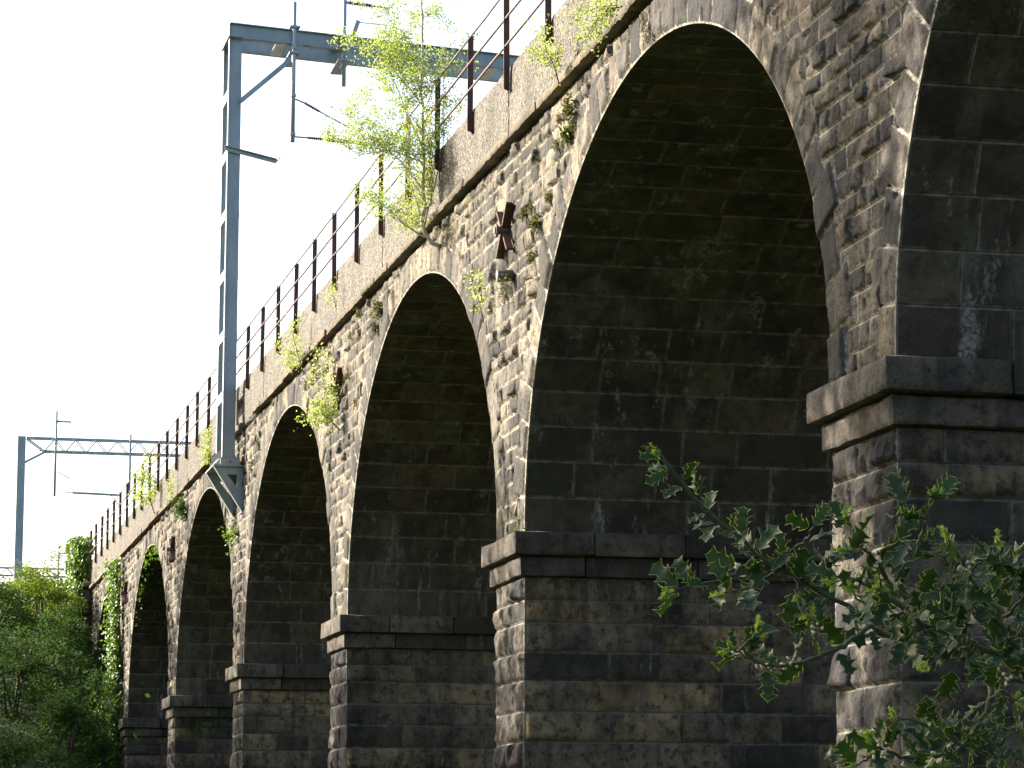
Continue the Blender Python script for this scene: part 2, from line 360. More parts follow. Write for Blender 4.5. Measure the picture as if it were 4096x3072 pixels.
# --- spandrel walls with the stones cut round the arch rings
def inside_ring(y, z, t):
    res_ = False
    for n in range(-1, NP):
        yc = arch_c(n)
        if z >= ZS-1e-6 and ((y-yc)/(AA+t))**2+((z-ZS)/(BB+t))**2 < 1: return True
    return res_
def build_spandrel():
    S = Stones(); r = random.Random(11)
    zs = [ZS]
    while zs[-1] < 8.40: zs.append(zs[-1]+.17+.085*r.random())
    zs[-1] = 8.56
    def skip(a, b, c, d):
        return all(inside_ring(u, v, .30) for u in (a, (a+b)/2, b) for v in (c, d))
    def cell(y): return .024 if y < 30 else (.038 if y < 45 else (.055 if y < 62 else .085))
    fill_courses(S, 13.0, 100.2, zs, .22, .58, cell, .013, .03, r, skip)
    U, V, ED, SH = S.arrays()
    H = height(U, V, ED, SH, .013, .016, .012, 3, .045, tilt=S.tilt)
    for n in range(-1, NP):
        yc = arch_c(n); dy = U-yc; dz = V-ZS
        for t, push in ((RING+.12, False), (.34, True)):
            rr = np.sqrt((dy/(AA+t))**2+(dz/(BB+t))**2)
            if push:
                k = (rr < 1) & (dz > -1e-6) & (np.abs(dy) < AA+t)
                sc_ = np.where(k, 1/np.maximum(rr, 1e-3), 1); U = yc+dy*sc_; V = ZS+dz*sc_
            else:
                k = (np.abs(dy) < AA+t+.2)
                f = smooth((rr-1+.085)/.08); H = np.where(k, H*f-(1-f)*.03, H)
    S.build('spandrel_wall', np.stack([XF-H, U, V], 1), M['front'], via, flip=True)
build_spandrel()

# --- arch rings, vaults, piers
def ell(s):   # s in 0..1 along the intrados from the near springing to the far one, equal parameter steps by arc length
    return s
ts = np.linspace(0, math.pi, 2001); ex = -AA*np.cos(ts); ez = BB*np.sin(ts)
arc = np.concatenate([[0], np.cumsum(np.hypot(np.diff(ex), np.diff(ez)))]); ARC = arc[-1]
def on_arc(s, t):
    th = np.interp(s, arc, ts); x = -AA*np.cos(th); z = BB*np.sin(th)
    nx = x/AA**2; nz = z/BB**2; l = np.hypot(nx, nz)+1e-9; nx /= l; nz /= l
    return x+nx*t, z+nz*t, nx, nz
NV = 37
def build_ring(n):
    yc = arch_c(n); S = Stones(); r = random.Random(100+n)
    cl = .025 if n < 1 else (.035 if n == 1 else (.05 if n == 2 else .08))
    ds = ARC/NV
    for k in range(NV):
        T = RING+(.10 if k % 2 else -.06)+.06*(r.random()-.5)
        if k == NV//2: T = RING-.02
        c = abs(k-NV/2)
        T = min(T, .445) if abs(k-NV//2) < 3 else T
        a = k*ds; b = (k+1)*ds
        S.stone(a, b, 0, T, cl, .015, tint(r, 0, 1, 1.0), .028*(.3+r.random()**2*2.2))
    U, V, ED, SH = S.arrays()
    H = height(U, V, ED, SH, .015, .018, .012, 20+n, .045, tilt=S.tilt)+.010
    H = np.minimum(H, .045+.25*np.maximum(H-.045, 0))*(.5+.5*smooth(V/.08)); top = (V > .30) & (ED < .004); H = np.where(top, -.06, H)
    H = np.where(V < 1e-6, 0, H)
    y, z, _, _ = on_arc(U, V)
    S.build('arch_ring', np.stack([XF-H, yc+y, ZS+z], 1), M['front'], via, flip=False)
def build_vault(n):
    yc = arch_c(n); S = Stones(); r = random.Random(200+n); ds = ARC/NV
    for k in range(NV):
        x = XF; first = True
        far = k > NV*.42
        while x < XB:
            L_ = (.35 if (k % 2 and first) else .6)+.6*r.random(); x2 = min(x+L_, XB)
            if XB-x2 < .3: x2 = XB
            cl = (.10 if x < 12.5 and far else .3) if n > -1 else .3
            S.stone(k*ds, (k+1)*ds, x, x2, cl, .008, tint(r, 0, 1, 1.6), .003+.012*r.random()); x = x2; first = False
    U, V, ED, SH = S.arrays()
    H = height(U, V, ED, SH, .008, .04, .004, 40+n, tilt=S.tilt)
    H = np.where(np.abs(V-XF) < 1e-6, 0, H)
    y, z, nx, nz = on_arc(U, -np.clip(H, -.02, 1))
    S.build('arch_vault', np.stack([V, yc+y, ZS+z], 1), M['vault'], via, flip=True)
for n in range(-1, NP):
    if n >= 0: build_ring(n)
    build_vault(n)
REV = [3.2, 2.93, 2.665, 2.32, 1.98, 1.62, 1.267, .94, .60, .25, -.12, -.5, -.88, -1.25, GZ]
def build_pier(n):
    y0 = pier_y(n); y1 = y0+PW if n < NP else y0+2.4; r = random.Random(300+n)
    cl = .028 if n <= 2 else (.04 if n == 3 else (.055 if n < 5 else .09))
    # front face with alternating quoins
    S = Stones()
    zs = REV[::-1]
    for k in range(len(zs)-1):
        a, b = zs[k], zs[k+1]; q = (.42 if k % 2 else .62)+.1*r.random()
        q2 = (.62 if k % 2 else .42)+.1*r.random()
        cuts = [y0, y0+q] + ([y0+PW/2+.1*(r.random()-.5)] if PW-q-q2 > .55 else []) + [y1-q2, y1]
        cuts = sorted(c for c in cuts)
        for c, d in zip(cuts[:-1], cuts[1:]): S.stone(c, d, a, b, cl, .012, tint(r, 0, 1), .012+.062*r.random()**1.5)
    U, V, ED, SH = S.arrays()
    H = height(U, V, ED, SH, .012, .03, .022, 60+n, .03, tilt=S.tilt)
    H = np.where((np.abs(U-y0) < 1e-6) | (np.abs(U-y1) < 1e-6), 0, H)
    pf = S.build('pier', np.stack([XF-H, U, V], 1), M['pier'], via, flip=True)
    # reveals: near side (faces the camera) and far side
    for side in (0, 1):
        if side and n == NP: continue
        S = Stones(); r2 = random.Random(400+n*2+side)
        def cell(x): return (cl*1.15 if x < 12.4 else .3) if side == 0 else .25
        fill_courses(S, XF, XB, zs, .55, 1.35, cell, .011, .028, r2, None, 0, 1)
        # soften the tint distribution: mostly dark, a few pale blocks
        U, V, ED, SH = S.arrays(); H = height(U, V, ED, SH, .011, .035, .008, 80+n, .012, tilt=S.tilt)
        H = np.where(np.abs(U-XF) < 1e-6, 0, H)
        y = y0-H if side == 0 else y1+H
        S.build('pier_reveal', np.stack([U, y, V], 1), M['reveal'], via, flip=(side == 1))
def rough_box(x0, x1, y0, y1, z0, z1, cell, amp, seed, rnd=.015, freq=3.5):
    out = []; Fs = []; base = 0
    def ax(a, b): return np.linspace(a, b, max(2, int((b-a)/cell)+2))
    X, Y, Z = ax(x0, x1), ax(y0, y1), ax(z0, z1)
    for (A, B, fn, fl) in ((X, Y, lambda a, b: (a, b, np.full_like(a, z0)), 1), (X, Y, lambda a, b: (a, b, np.full_like(a, z1)), 0),
                       (X, Z, lambda a, b: (a, np.full_like(a, y0), b), 0), (X, Z, lambda a, b: (a, np.full_like(a, y1), b), 1),
                       (Y, Z, lambda a, b: (np.full_like(a, x0), a, b), 1), (Y, Z, lambda a, b: (np.full_like(a, x1), a, b), 0)):
        AAa, BBb = np.meshgrid(A, B, indexing='ij'); x, y, z = fn(AAa.ravel(), BBb.ravel())
        out.append(np.stack([x, y, z], 1)); nu, nv = len(A), len(B)
        i = np.arange(nu*nv).reshape(nu, nv)+base
        f = np.stack([i[:-1, :-1].ravel(), i[1:, :-1].ravel(), i[1:, 1:].ravel(), i[:-1, 1:].ravel()], 1)
        Fs.append(f[:, ::-1] if fl else f); base += nu*nv
    P = np.concatenate(out)
    # round the arrises, then roughen by position
    c = np.array([(x0+x1)/2, (y0+y1)/2, (z0+z1)/2]); hs = np.array([(x1-x0)/2, (y1-y0)/2, (z1-z0)/2])
    d = (hs-np.abs(P-c)); ne = (d < 1e-6).sum(1)
    wear = rnd*(.3+1.4*fbm(P*4+seed, seed, 2))
    P = P-np.sign(P-c)*((d < 1e-6)*((ne >= 2)*wear)[:, None])
    for k in range(3): P[:, k] += amp*(fbm(P*freq+7.7*k, seed+k, 3)-.5)*2
    return P, np.concatenate(Fs)
def build_blocks(name, blocks, mat, parent, smoothit=True):
    Vs = []; Fs = []; T = []; base = 0
    for (P, F_, t) in blocks:
        Vs.append(P); Fs.append(F_+base); T.append(np.full(len(F_), t)); base += len(P)
    V = np.concatenate(Vs)-np.array(parent.location); F_ = np.concatenate(Fs)
    o = mesh_obj(name, V, F_, mat, parent, attrs={'tint': ('FACE', np.concatenate(T)), 'ed': ('FACE', np.ones(len(F_)))})
    return o
def build_impost(n):
    y0 = pier_y(n); y1 = y0+PW if n < NP else y0+2.0; r = random.Random(500+n); bl = []
    cl = .045 if n <= 2 else .08
    for (ex_, ef, z0, z1, amp) in ((.215, .165, 3.445, 3.722, .008), (.10, .075, 3.203, 3.441, .012)):
        x = XF-ef; k = 0
        while x < XB-.2:
            L_ = (.75 if k == 0 else .95)+.45*r.random(); x2 = min(x+L_, XB)
            if k == 0:      # the block that carries the front, whole width of the pier
                bl.append((*rough_box(x, x2-.003, y0-ex_, y1+ex_, z0, z1, cl, amp*1.6, 500+n*7, .012), .3+.7*r.random()))
            else:
                c2 = cl if x < 12 else .3
                bl.append((*rough_box(x, x2-.003, y0-ex_+.004*(r.random()-.5), y0+.3, z0, z1, c2, amp*.7, 510+n*7+k, .006), r.random()))
                bl.append((*rough_box(x, x2-.006, y1-.3, y1+ex_, z0, z1, .3, .002, 520+n*7+k, .008), r.random()))
            x = x2; k += 1
    o = build_blocks('impost', bl, M['impost'], via)
for n in range(0, NP+1): build_pier(n); build_impost(n)

# --- string course, parapet, deck, back wall, end pilaster
def build_top():
    r = random.Random(21); bl = []; y = 8.0
    while y < 100.3:
        L_ = .8+.7*r.random(); y2 = min(y+L_, 100.3); c = .035 if y < 45 else (.07 if y < 65 else .12)
        jx = .03*(r.random()-.5); jz = .008*(r.random()-.5)
        if not (57.2 < y < 59.4):
            bl.append((*rough_box(XF-.145+jx, XF+.2, y, y2-.008, 8.575+jz, 8.69+jz, c, .016, 600+len(bl), .010, 6), .2+.8*r.random()))
        else:
            bl.append((*rough_box(XF-.03+jx, XF+.2, y, y2-.02, 8.58+jz, 8.72+jz, c, .035, 600+len(bl), .03, 7), .1))
        y = y2
    build_blocks('string_course', bl, M['string'], via)
    bl = []; y = 8.0
    while y < 100.2:      # cast panels, one or two posts long
        L_ = 4.47; y2 = min(y+L_, 100.2)
        c = .09 if y < 45 else .2
        bl.append((*rough_box(XF-.045, XF+.30, y, y2-.012, 8.66, 9.60, c, .008, 700+len(bl), .012, 3), r.random())); y = y2
    build_blocks('parapet', bl, M['parapet'], via)
    m = MB(); m.box(XF+.29, XB-.29, 8.0, 100.2, 8.70, 8.90); m.build('deck', M['ballast'], via)
    m = MB(); m.box(XB-.30, XB, 8.0, 100.2, 8.72, 9.60); m.build('rear_parapet', M['parapet'], via)
    # rear face: strips above the arches
    m = MB(); ys = []
    for n in range(-1, NP):
        yc = arch_c(n); K = 24
        for k in range(K):
            t0, t1 = math.pi*k/K, math.pi*(k+1)/K
            a = (XB, yc-AA*math.cos(t0), ZS+BB*math.sin(t0)); b = (XB, yc-AA*math.cos(t1), ZS+BB*math.sin(t1))
            m.add([a, b, (XB, b[1], 8.72), (XB, a[1], 8.72)], [(0, 1, 2, 3)])
    for n in range(0, NP+1):
        y0 = pier_y(n); y1 = y0+PW if n < NP else y0+2.0
        m.add([(XB, y0, GZ), (XB, y1, GZ), (XB, y1, 8.72), (XB, y0, 8.72)], [(0, 1, 2, 3)])
    m.build('rear_wall', M['impost'], via)
    bl = []
    z = 1.0; k = 0
    while z < 8.6:
        z2 = min(z+.42, 8.62); bl.append((*rough_box(7.42, XF+.05, 99.35, 100.6, z, z2-.008, .07, .02, 800+k, .03), .3+.5*r.random())); z = z2; k += 1
    bl.append((*rough_box(7.36, XF+.04, 99.28, 100.66, 8.64, 8.84, .07, .012, 830, .02), .5))
    bl.append((*rough_box(XF-.02, XB, 99.6, 106, 6.0, 8.8, .8, .02, 840, .02), .5))
    build_blocks('end_pilaster', bl, M['impost'], via)
build_top()

def sub_parts(parent, name, mb, mat, shade=False):
    """a part of the viaduct given in world space"""
    V = np.array(mb.V, dtype=np.float32)-np.array(via.location, dtype=np.float32)
    if parent is not via: V = V-np.array(parent.location, dtype=np.float32)*0
    return mesh_obj(name, V, mb.F, mat, parent, shade=shade)
# cross shaped tie plates over the piers and a drain spout
for k in range(1, 7):
    yc = pier_y(k)+PW/2+.02; zc = 7.53 if k < 4 else 7.38
    if k == 4: continue
    m = MB(); b = MB()
    for sgn in (-1, 1):
        mm_ = m if sgn > 0 else b; ox = XF-.082-.004*(sgn > 0)
        mm_.bar((ox, yc-.29, zc+sgn*.29), (ox, yc+.29, zc-sgn*.29), .03, .085, (1, 0, 0))
        mm_.bar((XF-.03-.003*(sgn > 0), yc-.30, zc+sgn*.30), (XF-.03-.003*(sgn > 0), yc+.30, zc-sgn*.30), .075, .018, (1, 0, 0))
    p1 = sub_parts(via, 'tie_plate', m, M['rust']); sub_parts(p1, 'cross_bar', b, M['rust'])
    c = MB(); c.tube([(XF-.0, yc, zc), (XF-.215, yc, zc)], .05, 10); c.tube([(XF-.17, yc, zc), (XF-.20, yc, zc)], .085, 6)
    sub_parts(p1, 'tie_bolt', c, M['rustrail'])
p = at_x(2025, 1108, 7.6)
m = MB(); m.tube([(7.75, p[1], p[2]+.03), (7.50, p[1], p[2]+.005), (7.485, p[1], p[2]+.004), (7.49, p[1], p[2]+.004), (7.70, p[1], p[2]+.02)], [.068, .072, .072, .055, .05], 14); sub_parts(via, 'drain_spout', m, M['pipe'], True)

# ------------------------------------------------------------------ railing
rail = tag(empty('parapet_railing', (XF-.1, 0, 9.25)), 'rusty iron post and rod railing bolted along the outer face of the viaduct parapet', 'railing')
post0 = None
for i in range(-7, 32):
    y = 32.42+2.2335*i
    if post0 is None:
        m = MB(); xx, zz = 7.60, 9.25
        # angle section post: wide leg square to the wall, with a cut foot
        w_, t_ = .075, .014
        m.add([(-w_/2, 0, .035), (w_/2, 0, 0), (w_/2, 0, 1.31), (-w_/2, 0, 1.31), (-w_/2, t_, .035), (w_/2, t_, 0), (w_/2, t_, 1.31), (-w_/2, t_, 1.31)],
              [(0,1,2,3),(7,6,5,4),(0,4,5,1),(1,5,6,2),(2,6,7,3),(3,7,4,0)])
        m.box(w_/2-.013, w_/2, t_+.0005, t_+.06, 0, 1.31)
        o = mesh_obj('post', np.array(m.V), m.F, M['rust'], rail, shade=False); post0 = o
    else:
        o = post0.copy(); sc.collection.objects.link(o); o.parent = rail
    rr = random.Random(i+50)
    o.location = (.005, y, rr.uniform(-.006, .006)); o.rotation_euler = (rr.uniform(-.012, .012), rr.uniform(-.008, .012), rr.uniform(-.05, .05))
for z in (10.52, 10.175, 9.82):
    pts = []; rr = random.Random(int(z*100))
    for i in range(-14, 64):
        y = 32.42+2.2335*i/2; sag = -.004 if i % 2 else 0
        pts.append((7.585+rr.uniform(-.004, .004), y, z+sag+rr.uniform(-.003, .003)))
    m = MB(); m.tube(pts, .0155 if z < 10.5 else .013, 6); m.build('rail', M['rustrail'], rail, True)

# ------------------------------------------------------------------ catenary portals
def ribbed(a, b, r0, r1, n):
    a = np.array(a, float); b = np.array(b, float); pts = []; rad = []
    for k in range(n):
        for f, q in ((0, r0), (.25, r0), (.5, r1), (.75, r0)): pts.append(a+(b-a)*(k+f)/n); rad.append(q)
    pts.append(b); rad.append(r0); return pts, rad
def near_portal():
    root = tag(empty('catenary_portal', (7.37, 60.8, 7.8)), 'grey steel overhead line portal on triangular brackets bolted to the viaduct wall', 'catenary portal')
    YA, YB = 60.30, 61.28; X0, X1 = 7.245, 7.515
    zt = 17.05
    for y, dirn in ((YA, 1), (YB, -1)):
        m = MB(); m.box(X0, X1, y-.008, y+.008, 7.86, 16.9)
        m.box(X0, X0+.016, y-.06, y-.009, 7.86, 16.9); m.box(X0, X0+.016, y+.009, y+.09, 7.86, 16.9)
        m.box(X1-.016, X1, y+.009, y+.09, 7.86, 16.9)
        m.build('mast_leg', M['steel'], root)
    for k in range(6):
        zc = 9.27+1.285*k
        for xx in (X0-.006, X1+.001):
            m = MB(); m.box(xx, xx+.006, YA+.0, YB-.0, zc-.10, zc+.10); m.build('batten', M['plate'], root)
    # beam: two I sections, the line of the portal runs a little askew
    def bz(x): return zt-.055*(x-7.25)
    xs = 7.24; xe = 16.8
    for y in (YA-.06, YB+.02):
        m = MB(); m.isect((xs, y, bz(xs)), (xe, y, bz(xe)), .15, .31, .018, (0, 0, 1))
        m.build('beam', M['steel'], root)
    for x in (8.35, 10.55, 12.9, 15.2):
        m = MB(); m.box(x-.12, x+.12, YA+.03, YB-.06, bz(x)-.17, bz(x)-.155); m.build('beam_batten', M['plate'], root)
    m = MB(); m.box(xs-.03, X1+.02, YA-.15, YB+.12, bz(xs)-.152, bz(xs)-.157+.002); m.box(xs-.012, xs-.002, YA-.14, YB+.1, bz(xs)-.15, bz(xs)+.15)
    m.build('corner_plate', M['steel'], root)
    m = MB()
    for y in (YA-.085,): 
        m.bar((X1-.02, y, 15.52), (8.95, y, 16.86), .012, .10, (0, 0, 1)); m.bar((X1-.02, y+.03, 15.475), (8.95, y+.03, 16.815), .07, .012, (0, 0, 1))
    m.build('brace', M['steel'], root)
    # far side mast beyond the tracks
    for y in (YA, YB):
        m = MB(); m.box(16.75, 17.0, y-.05, y+.05, 7.8, 16.4); m.build('mast_leg', M['steel'], root)
    m = MB(); m.box(16.4, 17.1, YA-.2, YB+.2, 7.6, 7.8); m.build('bracket', M['steel'], root)
    # bolted feet
    m = MB(); m.box(7.20, 7.60, YA-.17, YA-.155+.03, 7.83, 7.95); m.box(7.05, 7.66, YA-.22, YB+.25, 7.79, 7.815)
    m.box(7.19, 7.57, YA-.14, YB+.12, 7.96, 7.975)
    m.build('base_plate', M['steel'], root)
    m = MB(); m.add([(7.02, YA-.16, 7.83), (7.22, YA-.16, 7.98), (7.22, YA-.16, 8.14), (7.02, YA-.16, 7.96), (7.02, YA-.15, 7.83), (7.22, YA-.15, 7.98), (7.22, YA-.15, 8.14), (7.02, YA-.15, 7.96)],
                    [(0,1,2,3),(7,6,5,4),(0,4,5,1),(1,5,6,2),(2,6,7,3),(3,7,4,0)]); m.build('guard_plate', M['plate'], root)
    m = MB(); m.tube([(7.40, YA-.17, 7.89), (7.40, YA-.20, 7.89)], .022, 8); m.build('bolt', M['rustrail'], root)
    for y in (60.15, 61.42):     # bracket plates with a cut out triangle
        z0, zb = 7.775, 6.86; t = .014; xa, xb = 7.08, 7.70
        def P2(x, z): return [(x, y-t/2, z), (x, y+t/2, z)]
        outer = [(xa, z0), (xb, z0), (xb, zb), (xb-.03, zb)]
        inner = [(7.345, 7.62), (7.55, 7.62), (7.55, 7.36)]
        m = MB()
        quads = [[outer[0], outer[1], inner[1], inner[0]], [outer[1], outer[2], inner[2], inner[1]], [outer[2], outer[3], inner[2]], [outer[3], outer[0], inner[0], inner[2]]]
        for q in quads:
            vs = [(x, y-t/2, z) for x, z in q]+[(x, y+t/2, z) for x, z in q]; k = len(q)
            m.add(vs, [tuple(range(k))[::-1], tuple(range(k, 2*k))]+[(i, (i+1) % k, (i+1) % k+k, i+k) for i in range(k)])
        br = m.build('bracket', M['steel'], root)
        m = MB(); m.bar((xa-.01, y, z0-.0), (xb-.03, y, zb-.02), .12, .014, (1, 0, 1)); m.box(xa, xb+.02, y-.06, y+.06, z0+.001, z0+.013)
        m.box(xb+.001, xb+.012, y-.06, y+.06, zb, z0); m.build('bracket_flange', M['steel'], root)
        m = MB(); m.tube([(xb-.02, y-.03, zb-.02), (xb-.09, y-.03, zb-.05)], .02, 8); m.tube([(xb-.02, y+.05, zb-.03), (xb-.10, y+.05, zb-.06)], .02, 8); m.build('bolt', M['plate'], root)
    # drop tubes, insulators and arms
    yd = YA-.16
    m = MB(); m.tube([(8.60, yd, 14.68), (8.60, yd, 17.72)], .042, 12); m.build('drop_tube', M['steel'], root, True)
    m = MB()
    for z in (15.69, 14.86, 16.72, 17.18):
        mt = MB(); mt.tube([(8.60, yd, z-.03), (8.60, yd, z+.03)], .06, 10); mt.build('tube_clamp', M['steel'], root)
    for z in (16.60, 17.16):
        m = MB(); m.box(8.5, 8.72, yd-.06, YB, z, z+.035); m.build('clamp_plate', M['steel'], root)
    d = lambda cx, cy, yy=yd: at_y(800+cx/1.508, cy/1.508, yy)
    a, b = d(575, 598), d(632, 622); i0, i1 = d(632, 622), d(720, 672); e = d(900, 770)
    m = MB(); m.tube([a, b], .018, 8); m.build('stay_end', M['steel'], root, True); m = MB(); m.tube([i1, e], .016, 8); m.build('stay_tube', M['steel'], root, True)
    pts, rad = ribbed(i0, i1, .022, .05, 8); m = MB(); m.tube(pts, rad, 10); m.build('insulator', M['ceram'], root, True)
    a = d(570, 825); i0, i1 = d(650, 831), d(745, 840); e = d(1040, 872)
    m = MB(); m.tube([a, i0], .018, 8); m.build('stay_end', M['steel'], root, True); m = MB(); m.tube([i1, d(765, 842), d(768, 842), e], [.02, .02, .045, .035], 10); m.build('registration_tube', M['steel'], root, True)
    pts, rad = ribbed(i0, i1, .022, .05, 8); m = MB(); m.tube(pts, rad, 10); m.build('insulator', M['ceram'], root, True)
    # short angle arm on the mast with its jumper
    a = d(150, 893, YA-.075); b = d(462, 975, YA-.075)
    m = MB(); m.bar(a, b, .012, .09, (0, 0, 1)); m.bar(a+np.array((0, -.03, .045)), b+np.array((0, -.03, .045)), .07, .012, (0, 0, 1)); m.build('arm', M['steel'], root)
    m = MB(); m.tube([b, d(485, 945)], .012, 6); m.tube([d(485, 945), d(520, 880), d(575, 820)], .006, 6); m.build('jumper', M['steel'], root, True)
    # second drop tube further in, behind the birch
    q = lambda cx, cy, yy=yd: at_y(1200+cx/2.011, cy/2.011, yy)
    a = q(357, 270); 
    m = MB(); m.tube([(a[0], yd, 15.95), (a[0], yd, 18.6)], .042, 12); m.build('drop_tube', M['steel'], root, True)
    m = MB(); m.box(a[0]-.13, a[0]+.13, yd-.06, YB, 16.50, 16.535); m.build('clamp_plate', M['steel'], root); m = MB(); m.box(a[0]-.13, a[0]+.13, yd-.06, YB, 17.02, 17.05); m.build('clamp_plate', M['steel'], root)
    i0, i1 = q(395, 22), q(590, 48); m = MB(); m.tube([q(370, 20), i0], .03, 8); m.build('stay_end', M['steel'], root, True); m = MB(); m.tube([i1, q(720, 70)], .02, 8); m.build('stay_tube', M['steel'], root, True)
    pts, rad = ribbed(i0, i1, .03, .065, 10); m = MB(); m.tube(pts, rad, 10); m.build('insulator', M['ceram'], root, True)
    m = MB(); m.bar(q(470, 165), q(335, 560), .09, .02, (0, 1, 0)); m.tube([q(455, 178), q(750, 208)], .012, 6); m.build('diagonal_stay', M['steel'], root)
near_portal()

def lattice_portal(Y, name_label, mast, xs, xe, z_top, depth, dropped, base_z):
    root = tag(empty('catenary_portal', (mast if mast else xs, Y, base_z)), name_label, 'catenary portal')
    if mast:
        m = MB(); m.box(mast, mast+.33, Y-.15, Y-.13, base_z, z_top); m.box(mast, mast+.02, Y-.129, Y+.15, base_z, z_top); m.box(mast+.31, mast+.33, Y-.129, Y+.15, base_z, z_top)
        m.build('mast', M['steel'], root)
    for dy in (0, .45):
        m = MB()
        m.bar((xs, Y+dy, z_top-.03), (xe, Y+dy, z_top-.03), .06, .07); m.bar((xs+(.75 if mast else 0), Y+dy, z_top-depth), (xe, Y+dy, z_top-depth), .06, .07)
        x = xs+(.75 if mast else .1); k = 0
        while x < xe:
            if k % 2: m.bar((x, Y+dy, z_top-.05), (x+.42, Y+dy, z_top-depth), .035, .035)
            else: m.bar((x, Y+dy, z_top-depth), (x+.42, Y+dy, z_top-.05), .035, .035)
            x += .42+.02; k += 1
        if mast: m.bar((xs, Y+dy, z_top-.05), (xs+.75, Y+dy, z_top-depth), .05, .05)
        m.build('truss', M['steel'], root)
    for z in (z_top-.03, z_top-depth):
        m = MB(); x = xs+.1; k = 0
        while x < xe-.5:
            a, b = (Y, Y+.45) if k % 2 else (Y+.45, Y)
            m.bar((x, a, z), (x+.45, b, z), .03, .03); x += .45; k += 1
        m.build('truss_lacing', M['steel'], root)
    if mast:
        m = MB(); m.bar((mast+.3, Y, z_top-1.1), (xs+.8, Y, z_top-depth-.03), .06, .09); m.build('brace', M['steel'], root)
    for (x, zb, zt_) in dropped:
        m = MB(); m.tube([(x, Y-.06, zb), (x, Y-.06, zt_)], .05, 8); m.build('drop_tube', M['steel'], root, True)
    return root
S_ = 1.25
r1 = lattice_portal(125, 'far grey lattice portal on its own mast above the hillside bushes', 6.40, 6.78, 17.5, 17.18, .58,
                    [(7.99, 14.68, 18.3), (11.12, 14.77, 17.4), (15.3, 14.77, 17.4)], 8.6)
def c1w(x, y, Y): return at_y(x/2.0733, 1600+y/2.0733, Y)
for x0 in (0, 3.13):
    m = MB(); a = c1w(475, 760, 124.9)+np.array((x0, 0, 0)); b = c1w(600, 768, 124.9)+np.array((x0, 0, 0)); e = c1w(1000, 790, 124.9)+np.array((x0, 0, 0))
    m.tube([a, b, b+(e-a)*.01, e], [.02, .02, .05, .045], 8); k_ = c1w(840, 768, 124.9)+np.array((x0, 0, 0)); m.tube([k_, k_+np.array((0, 0, .25))], .015, 6)
    m.tube([c1w(920, 790, 124.9)+np.array((x0, 0, 0)), c1w(985, 870, 124.9)+np.array((x0, 0, 0))], .02, 6)
    m.build('registration_tube', M['steel'], r1, True)
    m = MB(); m.tube([c1w(480, 598, 124.9)+np.array((x0, 0, 0)), c1w(575, 648, 124.9)+np.array((x0, 0, 0))], .02, 6); m.build('stay_tube', M['steel'], r1, True)
m = MB(); pts, rad = ribbed(c1w(482, 178, 124.9), c1w(594, 183, 124.9), .03, .05, 10); m.tube(pts, rad, 8)
m.tube([c1w(470, 178, 124.9), c1w(484, 178, 124.9)], .05, 8); m.build('insulator', M['ceram'], r1, True)
a = c1w(128, 1320, 124.8); b = c1w(156, 1363, 124.8)
m = MB(); m.box(a[0], b[0], 124.82, 124.835, b[2], a[2]); pl = m.build('number_plate', M['plate'], r1)
m = MB()
for z in (a[2]-.08, b[2]+.08): m.box(6.39, 6.74, 124.84, 124.848, z-.018, z+.018)
m.build('plate_strap', M['plate'], r1)
def text(s, size, loc, rot, mat, parent, name='lettering'):
    cu = bpy.data.curves.new(name, 'FONT'); cu.body = s; cu.size = size; cu.extrude = .002; cu.materials.append(mat); cu.align_x = 'CENTER'
    o = bpy.data.objects.new(name, cu); sc.collection.objects.link(o)
    dg = bpy.context.evaluated_depsgraph_get(); me = bpy.data.meshes.new_from_object(o.evaluated_get(dg)); bpy.data.objects.remove(o)
    o = bpy.data.objects.new(name, me); sc.collection.objects.link(o); o.parent = parent
    base = Vector(parent.location) if parent.parent is None else Vector((0, 0, 0))+Vector(parent.parent.location)
    o.location = Vector(loc)-base; o.rotation_euler = rot; return o
for k, s_ in enumerate(('2', '7', '5')):
    text(s_, .14, ((a[0]+b[0])/2, 124.81, a[2]-.14-k*.125), (R(90), 0, 0), M['dark'], pl, 'lettering')
p = at_x(972, 1605, 7.64)
text('62', .13, (7.642, p[1], p[2]-.05), (R(90), 0, R(-90)), M['rustrail'], via, 'lettering')
r2 = lattice_portal(190, 'farthest grey lattice portal seen low behind the far mast', None, 7.0, 20.0, 17.72, .52, [(12.5, 17.0, 19.15)], 17.0)
for x_ in (6.6, 18.5):
    m = MB(); m.box(x_, x_+.4, 190, 190.3, 9, 17.8); m.build('mast', M['steel'], r2)
pts, rad = ribbed((12.52, 189.9, 18.68), (13.2, 189.9, 18.66), .03, .05, 8); m = MB(); m.tube(pts, rad, 8); m.build('insulator', M['ceram'], r2, True)
a = at_y(262, 2248, 112); b = at_y(284, 2286, 112)
cab = tag(empty('trackside_cabinet', (a[0], 112, b[2]-1.2)), 'grey green trackside cabinet on a post, half hidden by ivy beyond the railing end', 'cabinet')
m = MB(); m.box(a[0], b[0]-.03, 112, 112.4, b[2], a[2]); m.box(a[0]-.02, b[0]-.01, 111.98, 112.42, a[2]+.001, a[2]+.03); m.build('cabinet_body', M['cab'], cab)
m = MB(); m.box(b[0]-.01, b[0]+.05, 111.9, 111.96, b[2]-1.8, a[2]+.25); m.build('post', M['plate'], cab)

